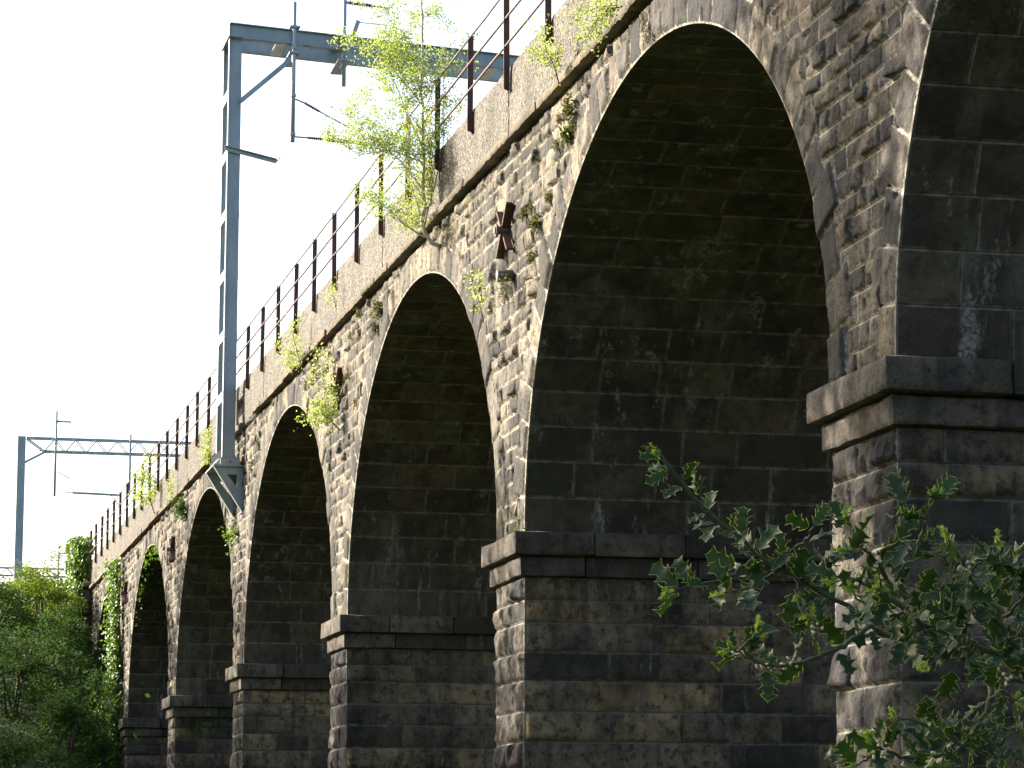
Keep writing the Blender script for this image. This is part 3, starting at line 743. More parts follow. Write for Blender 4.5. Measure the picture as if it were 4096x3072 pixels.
# ------------------------------------------------------------------ ground
def terrain(x, y):
    s = np.clip((y-69)/35.0, 0, 1); s = s*s*(3-2*s)*.35+s*.65
    z = GZ+s*9.6
    z = z-1.4*smooth((x-5.6)/2.0)*smooth((y-72)/10)*(1-smooth((y-95)/6))
    z = np.where(x < -4, z-smooth((-4-x)/30)*3*s, z)
    p = np.stack([x*.35, y*.35, x*0], 1); return z+.5*(fbm(p, 4, 3)-.5)*(y > 60)
def build_ground():
    xs = np.concatenate([[-900, -400, -150, -80], np.linspace(-50, 60, 111), [90, 150, 400, 900]]); ys = np.concatenate([[-600, -200, -80], np.linspace(-30, 200, 231), [260, 400, 700, 1500]])
    X, Y = np.meshgrid(xs, ys, indexing='ij'); x, y = X.ravel(), Y.ravel(); z = terrain(x, y)
    nu, nv = X.shape; i = np.arange(nu*nv).reshape(nu, nv)
    f = np.stack([i[:-1, :-1].ravel(), i[1:, :-1].ravel(), i[1:, 1:].ravel(), i[:-1, 1:].ravel()], 1)
    o = mesh_obj('ground', np.stack([x, y, z], 1), f, M['ground']); tag(o, 'dark earth and grass rising to the railway embankment', 'ground', kind='structure')
build_ground()

# ------------------------------------------------------------------ foliage
nrng = np.random.default_rng(5)
def leaves(P, size, up=None, spread=.8, rg=None, aspect=.62, fold=.18):
    """one small folded four-cornered leaf at each point"""
    rg = rg or nrng; n = len(P); size = np.broadcast_to(size, (n,))*rg.uniform(.7, 1.25, n)
    nrm = rg.normal(size=(n, 3))*spread
    if up is not None: nrm = nrm+np.asarray(up)
    nrm /= np.linalg.norm(nrm, axis=1)[:, None]+1e-9
    t = rg.normal(size=(n, 3)); t -= nrm*(t*nrm).sum(1)[:, None]; t /= np.linalg.norm(t, axis=1)[:, None]+1e-9
    b = np.cross(nrm, t); s = size[:, None]
    V = np.stack([P, P+t*s*.45+b*s*aspect*.5+nrm*s*fold, P+t*s, P+t*s*.45-b*s*aspect*.5+nrm*s*fold], 1).reshape(-1, 3)
    F_ = np.arange(n*4).reshape(n, 4)
    F_ = np.concatenate([F_[:, [0, 1, 2]], F_[:, [0, 2, 3]]])
    rn = rg.random(n); return V, F_, np.concatenate([rn, rn])
def leaf_obj(name, P, size, mat, parent, **kw):
    V, F_, rn = leaves(P, size, **kw); V = V-np.array(parent.location)
    return mesh_obj(name, V, F_, mat, parent, attrs={'rnd': ('FACE', rn)}, shade=False)

def polyline_points(pts, n):
    pts = np.array(pts, float); d = np.concatenate([[0], np.cumsum(np.linalg.norm(np.diff(pts, axis=0), axis=1))])
    s = np.linspace(0, d[-1], n); return np.stack([np.interp(s, d, pts[:, k]) for k in range(3)], 1)
def sapling(name, label, cat, stems, nbr, blen, leaf_n, leaf_s, mat, bark, rg, droop=.0, up=.5, rad=.02, twigs=True, group=None, out=(-.25, 0, 0), xmax=None, t0=.12, clusters=None):
    """stems: polylines; side branches spring from them, leaves sit along the branches"""
    root = tag(empty(name, stems[0][0]), label, cat, group)
    mb = MB(); tips = []
    for si, st in enumerate(stems):
        NS = 30 if si == 0 else 14; sp = polyline_points(st, NS); L_ = np.linalg.norm(np.diff(sp, axis=0), axis=1).sum()
        sp[1:-1] += rg.normal(size=(NS-2, 3))*.008*L_/4
        r0 = rad*(1 if si == 0 else .38)
        mb.tube(sp, list(np.linspace(r0, r0*.15, NS)), 7)
        for k in range(nbr if si == 0 else max(3, nbr//2)):
            t = t0+(1-t0)*(k+rg.random())/(nbr if si == 0 else max(3, nbr//2)); q = min(t, .999)*(NS-1); i = int(q); b0 = sp[i]*(1-(q-i))+sp[i+1]*(q-i)
            ln = blen*(1-.55*t)*(.6+.7*rg.random()); a = rg.random()*2*math.pi
            d = np.array((math.cos(a), math.sin(a), up*(.5+rg.random())))+np.array(out); d /= np.linalg.norm(d)
            pts = [b0]; dd = d.copy()
            for s_ in range(5):
                dd = dd+rg.normal(size=3)*.13+np.array((0, 0, -droop)); dd /= np.linalg.norm(dd); q2 = pts[-1]+dd*ln/5
                if xmax is not None and q2[0] > xmax and q2[2] < 9.65: q2[0] = xmax
                pts.append(q2)
            pts = np.array(pts); rb = r0*.35*(1-.6*t); mb.tube(pts, list(np.linspace(rb, rb*.25, 6)), 5)
            tips.append(pts)
            for s2 in range(3):
                b1 = pts[1+rg.integers(0, 4)]; d2 = dd+rg.normal(size=3)*.7; d2 /= np.linalg.norm(d2); l2 = ln*.4*(.5+rg.random())
                q_ = np.array([b1, b1+d2*l2*.5+rg.normal(size=3)*.02, b1+d2*l2+np.array((0, 0, -droop*l2))]); 
                if xmax is not None: q_[:, 0] = np.where((q_[:, 0] > xmax) & (q_[:, 2] < 9.65), xmax, q_[:, 0])
                mb.tube(q_, [rb*.4, rb*.3, rb*.15], 4); tips.append(q_)
    mb.build('stem', bark, root, True)
    P = []
    w_ = np.array([np.linalg.norm(t[-1]-t[0])+.02 for t in tips]); w_ /= w_.sum()
    for idx, c in enumerate(rg.multinomial(leaf_n, w_)):
        t = tips[idx]; s_ = rg.random(c)**.8*(len(t)-1)*.999; i = s_.astype(int); f = (s_-i)[:, None]
        P.append(t[i]*(1-f)+t[i+1]*f+rg.normal(size=(c, 3))*leaf_s*1.25)
    P = np.concatenate(P)
    if xmax is not None: P[:, 0] = np.where((P[:, 0] > xmax) & (P[:, 2] < 9.65), xmax-rg.random(len(P))*.05, P[:, 0])
    leaf_obj('foliage', P, leaf_s, mat, root, rg=rg)
    return root
rg = np.random.default_rng(3)
# the birch growing from the string course
yb = 39.2
def bp(px, py, Y=yb): return tuple(at_y(px, py, Y))
trunk = [(7.68, 39.2, at_y(1760, 985, 39.2)[2]), bp(1742, 992), bp(1722, 978), bp(1705, 950), bp(1696, 915), bp(1692, 850), bp(1692, 500), bp(1690, 200), bp(1695, -150), bp(1690, -420)]
sapling('birch_sapling', 'tall young birch with pale curved trunk rooted below the string course', 'tree',
        [trunk, [bp(1700, 920), bp(1660, 790), bp(1635, 700), bp(1628, 450), bp(1600, 200), bp(1590, 0)],
         [bp(1700, 900), bp(1745, 730), bp(1770, 600), bp(1775, 300), bp(1800, 50)],
         [bp(1692, 760), bp(1600, 640), bp(1500, 560), bp(1420, 480), bp(1350, 430)],
         [bp(1692, 600), bp(1600, 380), bp(1545, 250), bp(1500, 100), bp(1450, 0)],
         [bp(1700, 950), bp(1620, 900), bp(1560, 840), bp(1480, 800)],
         [bp(1692, 650), bp(1560, 600), bp(1440, 620), bp(1340, 560)],
         [bp(1692, 420), bp(1560, 260), bp(1440, 190), bp(1420, 150)]],
        46, .74, 17500, .038, M['birch'], M['birchbark'], rg, droop=.02, up=.8, rad=.032, out=(-.15, 0, 0), xmax=7.55)
# other saplings on the wall
def wp(px, py, X): return tuple(at_x(px, py, X))
pB = at_x(1362, 1722, 7.66)
def wy(px, py, Y): return tuple(at_y(px, py, Y))
sapling('wall_sapling', 'bushy bright sapling rooted low in the spandrel beside the third tie plate', 'sapling',
        [[tuple(pB), wy(1330, 1690, pB[1]), wy(1300, 1620, pB[1]), wy(1292, 1520, pB[1]), wy(1285, 1400, pB[1])],
         [wy(1345, 1705, pB[1]), wy(1290, 1660, pB[1]), wy(1240, 1620, pB[1])], [wy(1330, 1690, pB[1]), wy(1260, 1690, pB[1]), wy(1215, 1660, pB[1])],
         [wy(1320, 1680, pB[1]), wy(1350, 1600, pB[1]), wy(1370, 1560, pB[1])]],
        16, .34, 900, .055, M['birch'], M['birchbark'], rg, droop=.05, rad=.016, xmax=7.6)
pB = at_x(1215, 1492, 7.56)
sapling('wall_sapling', 'small sapling rooted on the string course just above the fourth arch crown', 'sapling',
        [[tuple(pB), wy(1195, 1430, pB[1]), wy(1170, 1340, pB[1]), wy(1165, 1280, pB[1])], [wy(1210, 1480, pB[1]), wy(1170, 1470, pB[1]), wy(1135, 1465, pB[1])],
         [wy(1200, 1440, pB[1]), wy(1150, 1400, pB[1]), wy(1115, 1390, pB[1])]],
        12, .34, 480, .05, M['birch'], M['twig'], rg, rad=.012, xmax=7.52)
pB = at_x(2235, 335, 7.5)
sapling('wall_sapling', 'leafy sprig in front of the parapet at the right end of the portal beam', 'sapling',
        [[tuple(pB), wy(2220, 270, pB[1]), wy(2185, 200, pB[1]), wy(2165, 110, pB[1])], [wy(2225, 290, pB[1]), wy(2180, 240, pB[1]), wy(2140, 210, pB[1])]],
        12, .28, 420, .042, M['birch'], M['twig'], rg, rad=.010, xmax=7.52)
pB = at_x(2490, 25, 7.5)
sapling('wall_sapling', 'drooping bright green bramble hanging from the string course at the top edge', 'sapling',
        [[tuple(pB), wy(2430, 40, pB[1]), wy(2380, 90, pB[1]), wy(2340, 160, pB[1]), wy(2320, 180, pB[1])], [wy(2470, 20, pB[1]), wy(2380, 30, pB[1]), wy(2290, 85, pB[1])]],
        14, .2, 560, .042, M['birch'], M['twig'], rg, rad=.010, xmax=7.5, up=.1)
pB = at_x(1345, 1240, 7.55)
sapling('wall_sapling', 'thin twiggy sprig with few leaves on the parapet below the railing', 'sapling',
        [[tuple(pB), wy(1338, 1200, pB[1]), wy(1325, 1150, pB[1])]], 7, .3, 90, .045, M['birch'], M['twig'], rg, rad=.007, xmax=7.55)
pB = at_x(1935, 1290, 7.6)
sapling('wall_sapling', 'sparse sprig with round leaves on the wall left of the drain spout', 'sapling',
        [[tuple(pB), wy(1915, 1200, pB[1]), wy(1918, 1090, pB[1])]], 8, .2, 130, .048, M['birch'], M['twig'], rg, rad=.006, xmax=7.62)
pB = at_x(838, 1862, 7.52)
sapling('wall_sapling', 'pale leafy sapling hugging the parapet immediately left of the steel mast', 'sapling',
        [[tuple(pB), wy(838, 1800, pB[1]), wy(850, 1735, pB[1])], [wy(838, 1850, pB[1]), wy(815, 1810, pB[1])]], 12, .36, 420, .06, M['birch'], M['twig'], rg, rad=.012, xmax=7.52)
pB = at_x(618, 2055, 7.52)
sapling('wall_sapling', 'taller wispy sapling in front of the railing left of the steel mast', 'sapling',
        [[tuple(pB), wy(600, 2000, pB[1]), wy(590, 1900, pB[1]), wy(592, 1815, pB[1])], [wy(605, 2020, pB[1]), wy(570, 2010, pB[1]), wy(555, 1990, pB[1])], [wy(592, 1950, pB[1]), wy(565, 1890, pB[1])]],
        14, .42, 700, .07, M['birch'], M['twig'], rg, rad=.014, xmax=7.52)
pB = at_x(690, 2000, 7.55)
sapling('wall_sapling', 'small faded sprig on the parapet between the wispy sapling and the mast', 'sapling',
        [[tuple(pB), wy(682, 1950, pB[1]), wy(678, 1910, pB[1])]], 8, .25, 150, .05, M['birch'], M['twig'], rg, rad=.007, xmax=7.55)
pB = at_x(742, 2040, 7.66)
sapling('wall_fern', 'dark bushy fern on the wall left of the bracket', 'fern',
        [[tuple(pB), wy(728, 2020, pB[1]), wy(712, 2012, pB[1])], [tuple(pB), wy(745, 2000, pB[1])], [tuple(pB), wy(758, 2050, pB[1])]], 10, .3, 420, .07, M['shrub'], M['twig'], rg, rad=.008, xmax=7.62, up=.2, droop=.1)
pB = at_x(945, 2160, 7.66)
sapling('wall_fern', 'light green fern on the narrow pier head under the bracket', 'fern',
        [[tuple(pB), wy(930, 2130, pB[1]), wy(918, 2132, pB[1])], [tuple(pB), wy(948, 2120, pB[1])], [tuple(pB), wy(925, 2150, pB[1])]], 6, .2, 120, .08, M['ivy_y'], M['twig'], rg, rad=.006, xmax=7.62, up=.2, droop=.1)
pB = at_x(2078, 2104, 7.58)
sapling('wall_fern', 'tiny bright weed standing on the corner of the second pier impost', 'fern',
        [[tuple(pB), wy(2076, 2085, pB[1])]], 6, .07, 34, .04, M['ivy_y'], M['twig'], rg, rad=.004, up=.8)
# moss and fern tufts
c5 = lambda x, y: (1500+x/2.074, 500+y/2.074); c6 = lambda x, y: (2200+x/2.765, y/2.765); c4 = lambda x, y: (800+x/2.0737, 1100+y/2.0737)
tufts = [c5(1610, 90), c5(1300, 690), c5(1350, 815), c5(1440, 600), c5(1310, 1100), c5(1250, 740), c5(1275, 1290), c5(40, 1520), c5(1520, 170),
         c6(245, 1200), c6(110, 1310), c6(255, 1400), c6(215, 1500), c4(1490, 280), c4(1465, 445), c4(1250, 515), c4(1320, 320), c4(1250, 840), c4(1295, 1065),
         c4(700, 880), c4(490, 1410), c4(430, 1610), c4(610, 1045), c4(372, 965), c4(915, 920), c4(1085, 660), (905, 2085), (1010, 1850), (480, 2290), (1035, 1770)]
for k, (px, py) in enumerate(tufts):
    c = at_x(px, py, 7.66); d_ = c[1]; s_ = (.10 if k not in (0, 2, 9, 13, 14, 27) else .16)*rg.uniform(.8, 1.2)
    n_ = int(110 if d_ < 45 else 60)
    root = tag(empty('moss_tuft', (7.66, c[1], c[2])), 'small olive tuft of moss and fern growing from a joint of the stone wall', 'moss tuft', 'tufts of moss and fern in the wall joints')
    v = rg.normal(size=(n_, 3)); v /= np.linalg.norm(v, axis=1)[:, None]; v[:, 0] = -np.abs(v[:, 0])
    P = np.array([7.66, c[1], c[2]])+v*s_*np.array((.7, 1, 1.1))*rg.random((n_, 1))**.5*.8
    leaf_obj('foliage', P, s_*.45, M['moss'], root, rg=rg, aspect=.3, up=(-.5, -.2, .6))
c = at_x(2018, 1150, 7.5); root = tag(empty('moss_tuft', (7.5, c[1], c[2])), 'yellow green moss beard hanging below the grey drain spout', 'moss tuft')
P = np.array([7.5, c[1], c[2]-.02])+rg.normal(size=(160, 3))*np.array((.04, .06, .08)); leaf_obj('foliage', P, .045, M['moss'], root, rg=rg, aspect=.35)

# ivy
def ivy(label, P, size, mat, stems=None, matb=None, up=(-.8, -.3, .3), group=None, name='ivy'):
    root = tag(empty(name, tuple(P.mean(0))), label, 'ivy', group)
    leaf_obj('foliage', P, size, mat, root, rg=rg, aspect=.85, up=up, spread=.6, fold=.1)
    if stems:
        mb = MB()
        for s_ in stems: mb.tube(s_, .014, 5)
        mb.build('stem', M['twig'], root, True)
    return root
# column of young ivy up the last pier
n_ = 5200; t = rg.random(n_); y = 87.9-1.3*t**1.2+rg.normal(size=n_)*(.25-.08*t)
z = 8.5-t*6.0; x = 7.62-np.abs(rg.normal(size=n_))*.16; x -= .1*np.abs(np.sin(t*23))
P = np.stack([x, y, z], 1)
ivy('bright young ivy climbing in a narrow column up the last pier', P, .10, M['ivy_y'], [[(7.6, 86.7, 2.0), (7.58, 87.2, 5), (7.6, 87.9, 8.4)]])
# ivy over the pilaster and the end of the parapet
n_ = 9000; a_ = rg.random(n_); zz = 2.2+8.2*rg.random(n_)**.9
wd = np.where(zz > 8.8, 1.0, .5+.5*(zz < 6.2)); xx = 7.42-rg.random(n_)*wd*.75
keep = np.ones(n_, bool)
yy = 99.9+rg.normal(size=n_)*.35+np.where(zz > 8.8, .5, 0)
xx = xx-.25*fbm(np.stack([zz*1.3, yy, xx], 1), 8, 3)
m1 = (zz < 6.0) & (rg.random(n_) < .6); yy = np.where(m1, 99.15-rg.random(n_)*.25, yy); xx = np.where(m1, 6.9+rg.random(n_)*.8, xx)
top = zz > 8.9; xx = np.where(top, 6.95+rg.random(n_)*.75+.3*(fbm(np.stack([zz*2, xx*2, yy], 1), 9, 2)-.5), xx)
PP = np.stack([xx, yy, zz], 1); hi = (zz > 5.2)  # sunlight put into the colour: brighter leaf above, darker leaf below
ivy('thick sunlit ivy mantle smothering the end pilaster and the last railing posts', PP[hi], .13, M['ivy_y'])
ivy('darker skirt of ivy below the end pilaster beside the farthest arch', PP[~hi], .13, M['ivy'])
n_ = 2600; zz = 8.3+2.0*rg.random(n_)**1.4; xx = 7.15+.55*rg.random(n_); yy = 101.5+rg.normal(size=n_)*.6
ivy('bright sunlit ivy heaped beyond the last parapet panel', np.stack([xx+.1*(10.3-zz)*0, yy, zz], 1), .13, M['ivy_y'])
# ivy inside the last two vaults
def vault_ivy(label, n, s0, s1, x0, x1, cnt, size, mat, hang=True):
    yc = arch_c(n); s = s0+(s1-s0)*rg.random(cnt); x = x0+(x1-x0)*rg.random(cnt)
    k = fbm(np.stack([s*1.4, x*1.4, s*0], 1), 31+n, 3) > .47
    s, x = s[k], x[k]; yy, zz_, nx, nz = on_arc(s, -np.abs(rg.normal(size=len(s)))*.10-.03)
    P = np.stack([x, yc+yy, ZS+zz_], 1); ivy(label, P, size, mat, up=(-.2, -.9, .2))
vault_ivy('dark trailing ivy hanging down the vault of the last arch but one', 5, ARC*.60, ARC*.86, 7.72, 9.7, 950, .085, M['ivy'])
vault_ivy('few ivy sprays on the rim of the last arch but one', 5, ARC*.32, ARC*.72, 7.70, 7.9, 160, .08, M['ivy_y'])
n_ = 4200; zz = 1.4+4.3*rg.random(n_)**.8; xx = 7.7+2.6*rg.random(n_); yy = 98.3-np.abs(rg.normal(size=n_))*.25-(5.6-zz)*.35*rg.random(n_)
k = zz < 5.6+.6*(fbm(np.stack([xx*1.5, zz*0, yy*0], 1), 77, 2)-.5)*4; ivy('mass of ivy filling the foot of the farthest arch', np.stack([xx, yy, zz], 1)[k], .12, M['ivy'], up=(-.3, -.9, .3))
n_ = 300; c = at_y(850, 2870, pier_y(5)-.05)
P = c+rg.normal(size=(n_, 3))*np.array((.45, .04, .16)); P[:, 2] -= .35*(P[:, 0]-c[0] < -.2)*rg.random(n_)
ivy('little ivy spray creeping under the impost of the fifth pier', P, .07, M['ivy'], up=(0, -1, .2))

# shrubs on the embankment
def shrub(label, cx, cy, rx, ry, h, cnt, size, mat, name='shrub', cat='shrub', blossom=0, seed=0, zb=None, group=None):
    g = np.random.default_rng(900+seed); z0 = float(terrain(np.array([cx]), np.array([cy]))[0]) if zb is None else zb
    root = tag(empty(name, (cx, cy, z0)), label, cat, group)
    mb = MB(); cl = []
    K = 60; cnt = int(cnt*1.25); size = size*1.25
    for k in range(K):
        u = g.normal(size=3); u /= np.linalg.norm(u); u[2] = abs(u[2])*.95+.02; rr = .55+.45*g.random()
        cl.append((cx+u[0]*rx*rr, cy+u[1]*ry*rr, z0+h*(.12+.82*u[2]*rr)))
    for k in range(7):
        c = cl[g.integers(0, K)]; mb.tube([(cx+g.normal()*.15, cy+g.normal()*.15, z0-.2), ((cx+c[0])/2, (cy+c[1])/2, z0+h*.45), c], [.045, .03, .01], 5)
    mb.build('stem', M['bark'], root, True)
    cl = np.array(cl); idx = g.integers(0, K, cnt); sr = np.array((rx*1.15, ry*1.15, h*.33))*.27
    v = g.normal(size=(cnt, 3)); v /= np.linalg.norm(v, axis=1)[:, None]; P = cl[idx]+v*sr*(g.random((cnt, 1))**.4)
    # ragged: sprays along short upward twigs
    P += .18*(fbm(P*3.0, seed, 2)-.5)[:, None]*2*v
    leaf_obj('foliage', P, size, mat, root, rg=g, up=(-.25, -.25, 1.3), spread=.5)
    if blossom:
        i2 = g.choice(len(P), blossom); leaf_obj('blossom', P[i2]+v[i2]*.08, .10, M['blossom'], root, rg=g, aspect=.9)
    return root
shrub('sunlit yellow green shrub on the hilltop at the far left edge', 4.6, 103.5, 1.9, 1.7, 1.35, 5200, .10, M['shrub_lit'], seed=1)
shrub('sunlit rounded shrub on the hilltop between the far mast and the ivy', 6.3, 105.5, 1.5, 1.8, 1.7, 4200, .10, M['shrub_lit'], seed=2)
shrub('hilltop shrub right behind the foot of the far mast', 2.8, 106, 1.9, 1.8, 1.1, 3600, .10, M['shrub_lit'], seed=3)
shrub('hawthorn with scattered white blossom at the left edge of the slope', 4.3, 96, 1.5, 1.6, 2.9, 5600, .085, M['shrub'], 'hawthorn_bush', 'hawthorn', 150, 4)
shrub('mid green shrub leaning against the ivy near the top of the slope', 6.1, 98.5, 1.2, 1.4, 3.3, 4600, .09, M['shrub_lit'], seed=5)
shrub('broad dark shrub half way down the slope below the hawthorn', 4.6, 88.5, 1.5, 1.6, 3.0, 5200, .085, M['shrub'], seed=6, blossom=16)
shrub('dark shrub below the ivied pilaster beside the farthest arch', 6.3, 91.5, 1.2, 1.6, 3.4, 5200, .09, M['shrub'], seed=7)
shrub('lowest dark bramble mass at the bottom left corner', 4.3, 80, 1.3, 1.5, 2.4, 5200, .075, M['shrub'], seed=8)
shrub('dark bramble thicket at the bottom edge left of the last pier', 5.9, 83.5, 1.1, 1.5, 2.6, 5200, .08, M['shrub'], seed=9)
shrub('small dark thicket under the farthest arch beside the last pier', 7.0, 88.0, .8, 1.2, 3.0, 3000, .09, M['shrub'], seed=10)
sapling('young_sycamore', 'slender young sycamore with broad leaves before the foot of the farthest arch', 'tree',
        [[(6.9, 84.8, float(terrain(np.array([6.9]), np.array([84.8]))[0])), (6.92, 84.8, 3.4), (6.85, 84.8, 4.6)], [(6.9, 84.8, 2.2), (6.5, 84.6, 3.4)], [(6.9, 84.8, 2.6), (7.3, 84.8, 4.6)]],
        12, .7, 420, .17, M['ivy'], M['bark'], rg, up=.6, rad=.03)
# ground cover
n_ = 52000; x = rg.uniform(-2, 8.2, n_); y = rg.uniform(70, 108, n_)
z = terrain(x, y)+rg.random(n_)**1.5*.9*(.4+1.2*fbm(np.stack([x*.8, y*.8, x*0], 1), 12, 3))
k = ~((x > 7.2) & (z > 4.5)); P = np.stack([x, y, z], 1)[k]
V, F_, rn = leaves(P, .10, up=(-.2, -.3, 1), rg=rg)
tag(mesh_obj('undergrowth', V, F_, M['shrub'], None, attrs={'rnd': ('FACE', rn)}, shade=False), 'dark bramble and nettle undergrowth covering the embankment slope', 'undergrowth', kind='stuff')

# trees standing left of the frame, whose crowns dapple the viaduct
def tree(label, bx, by, h, cr, cz0, cnt, seed, size=.23):
    g = np.random.default_rng(2000+seed); z0 = float(terrain(np.array([bx]), np.array([by]))[0])
    root = tag(empty('broadleaf_tree', (bx, by, z0)), label, 'tree')
    mb = MB(); mb.tube([(bx, by, z0-.3), (bx+.1, by, z0+h*.3), (bx-.1, by+.1, z0+h*.6), (bx, by, z0+h*.93)], [.26, .2, .13, .03], 9)
    cl = []
    for k in range(110):
        u = g.normal(size=3); u /= np.linalg.norm(u); rr = g.random()**.42
        zc = (cz0+h)/2; c = np.array((bx+u[0]*cr*rr, by+u[1]*cr*rr, z0+zc+u[2]*(h-cz0)/2*rr)); cl.append(c)
        if k % 3 == 0:
            t = min(.9, max(.2, (c[2]-z0)/h-.2)); mb.tube([(bx, by, z0+h*t), tuple((np.array((bx, by, z0+h*t))+c)/2+np.array((0, 0, .2))), tuple(c)], [.07, .045, .015], 5)
    mb.build('trunk', M['bark'], root, True)
    cl = np.array(cl); i = g.integers(0, 110, cnt); v = g.normal(size=(cnt, 3)); v /= np.linalg.norm(v, axis=1)[:, None]
    P = cl[i]+v*(g.random((cnt, 1))**.5)*cr*.19
    leaf_obj('crown', P, size, M['tree'], root, rg=g)
    return root
TREES = [(-7.5, 31.5, 20.5, 5.6, 5.0, 46000), (-4.8, 23.0, 16.0, 4.8, 3.0, 34000), (-6.3, 44.5, 14.6, 4.8, 1.5, 20000), (-6.3, 56.5, 15.0, 4.9, 1.5, 20000), (-5.8, 68.5, 14.8, 4.8, 1.5, 20000), (-5.0, 80.0, 14.2, 4.8, 1.5, 18000), (-6.0, 90.0, 11.5, 4.8, 1.2, 9000), (-11.5, 16.0, 13.5, 4.6, 3.0, 8500)]
TL = ['tallest broadleaf tree, left of the camera, shading the nearest pier', 'smaller tree in front of the tallest tree', 'third tree from the tallest along the lane', 'fourth tree along the lane', 'fifth tree along the lane', 'sixth tree along the lane at the foot of the slope', 'seventh tree standing on the embankment slope', 'separate tree nearest to the camera, shading the holly']
for k, (t_, l_) in enumerate(zip(TREES, TL)): tree(l_, *t_, k)

# ------------------------------------------------------------------ the holly in front
def holly_leaf(L_, W, rg_):
    """spiny leaf: x along the midrib, y across, z up; returns verts, faces, material index"""
    ns = rg_.integers(3, 5); st = [(0, .03)]
    for k in range(ns):
        a = .06+.86*k/ns; q_ = .86/ns; st += [(a+.14*q_, .34+.2*math.sin(math.pi*(a+.08))), (a+.62*q_, (.66+.42*math.sin(math.pi*(a+.1)))*1.0)]
        st.append((a+.80*q_, .36+.22*math.sin(math.pi*(a+.15))))
    st += [(.93, .15), (1.0, .0)]
    n = len(st); V = []; F_ = []; mi = []
    wav = rg_.uniform(.06, .15); ph = rg_.random()*6; curl = rg_.uniform(-.1, .22)
    tipk = [i for i in range(n) if (i-2) % 3 == 0 and 0 < i < n-2]
    for sgn in (0, 1, -1):
        for rr in ((0,) if sgn == 0 else (.80, 1.0)):
            for i, (t, w_) in enumerate(st):
                wy_ = w_*W/2*sgn*rr
                if rr == .80: wy_ = sgn*max(0, w_*W/2-.0015)*(.97 if i in tipk else 1)
                z = -curl*L_*(t-.5)**2*2+abs(wy_)*.35
                if i in tipk and sgn: z += L_*wav*(1 if ((i//3) % 2) else -.5)*(rr if rr == 1 else .85)
                x = t*L_+(.03*L_ if i in tipk and sgn else 0)
                V.append((x, wy_, z))
    B = lambda block, i: block*n+i     # 0 rib, 1 +inner, 2 +rim, 3 -inner, 4 -rim
    for i in range(n-1):
        F_ += [(B(0, i), B(1, i), B(1, i+1), B(0, i+1)), (B(1, i), B(2, i), B(2, i+1), B(1, i+1)), (B(0, i+1), B(3, i+1), B(3, i), B(0, i)), (B(3, i+1), B(4, i+1), B(4, i), B(3, i))]
        mi += [0, 1, 0, 1]
    return np.array(V), np.array(F_), mi
hc = lambda x, y: (2500+x/1.2093, 1700+y/1.2093)
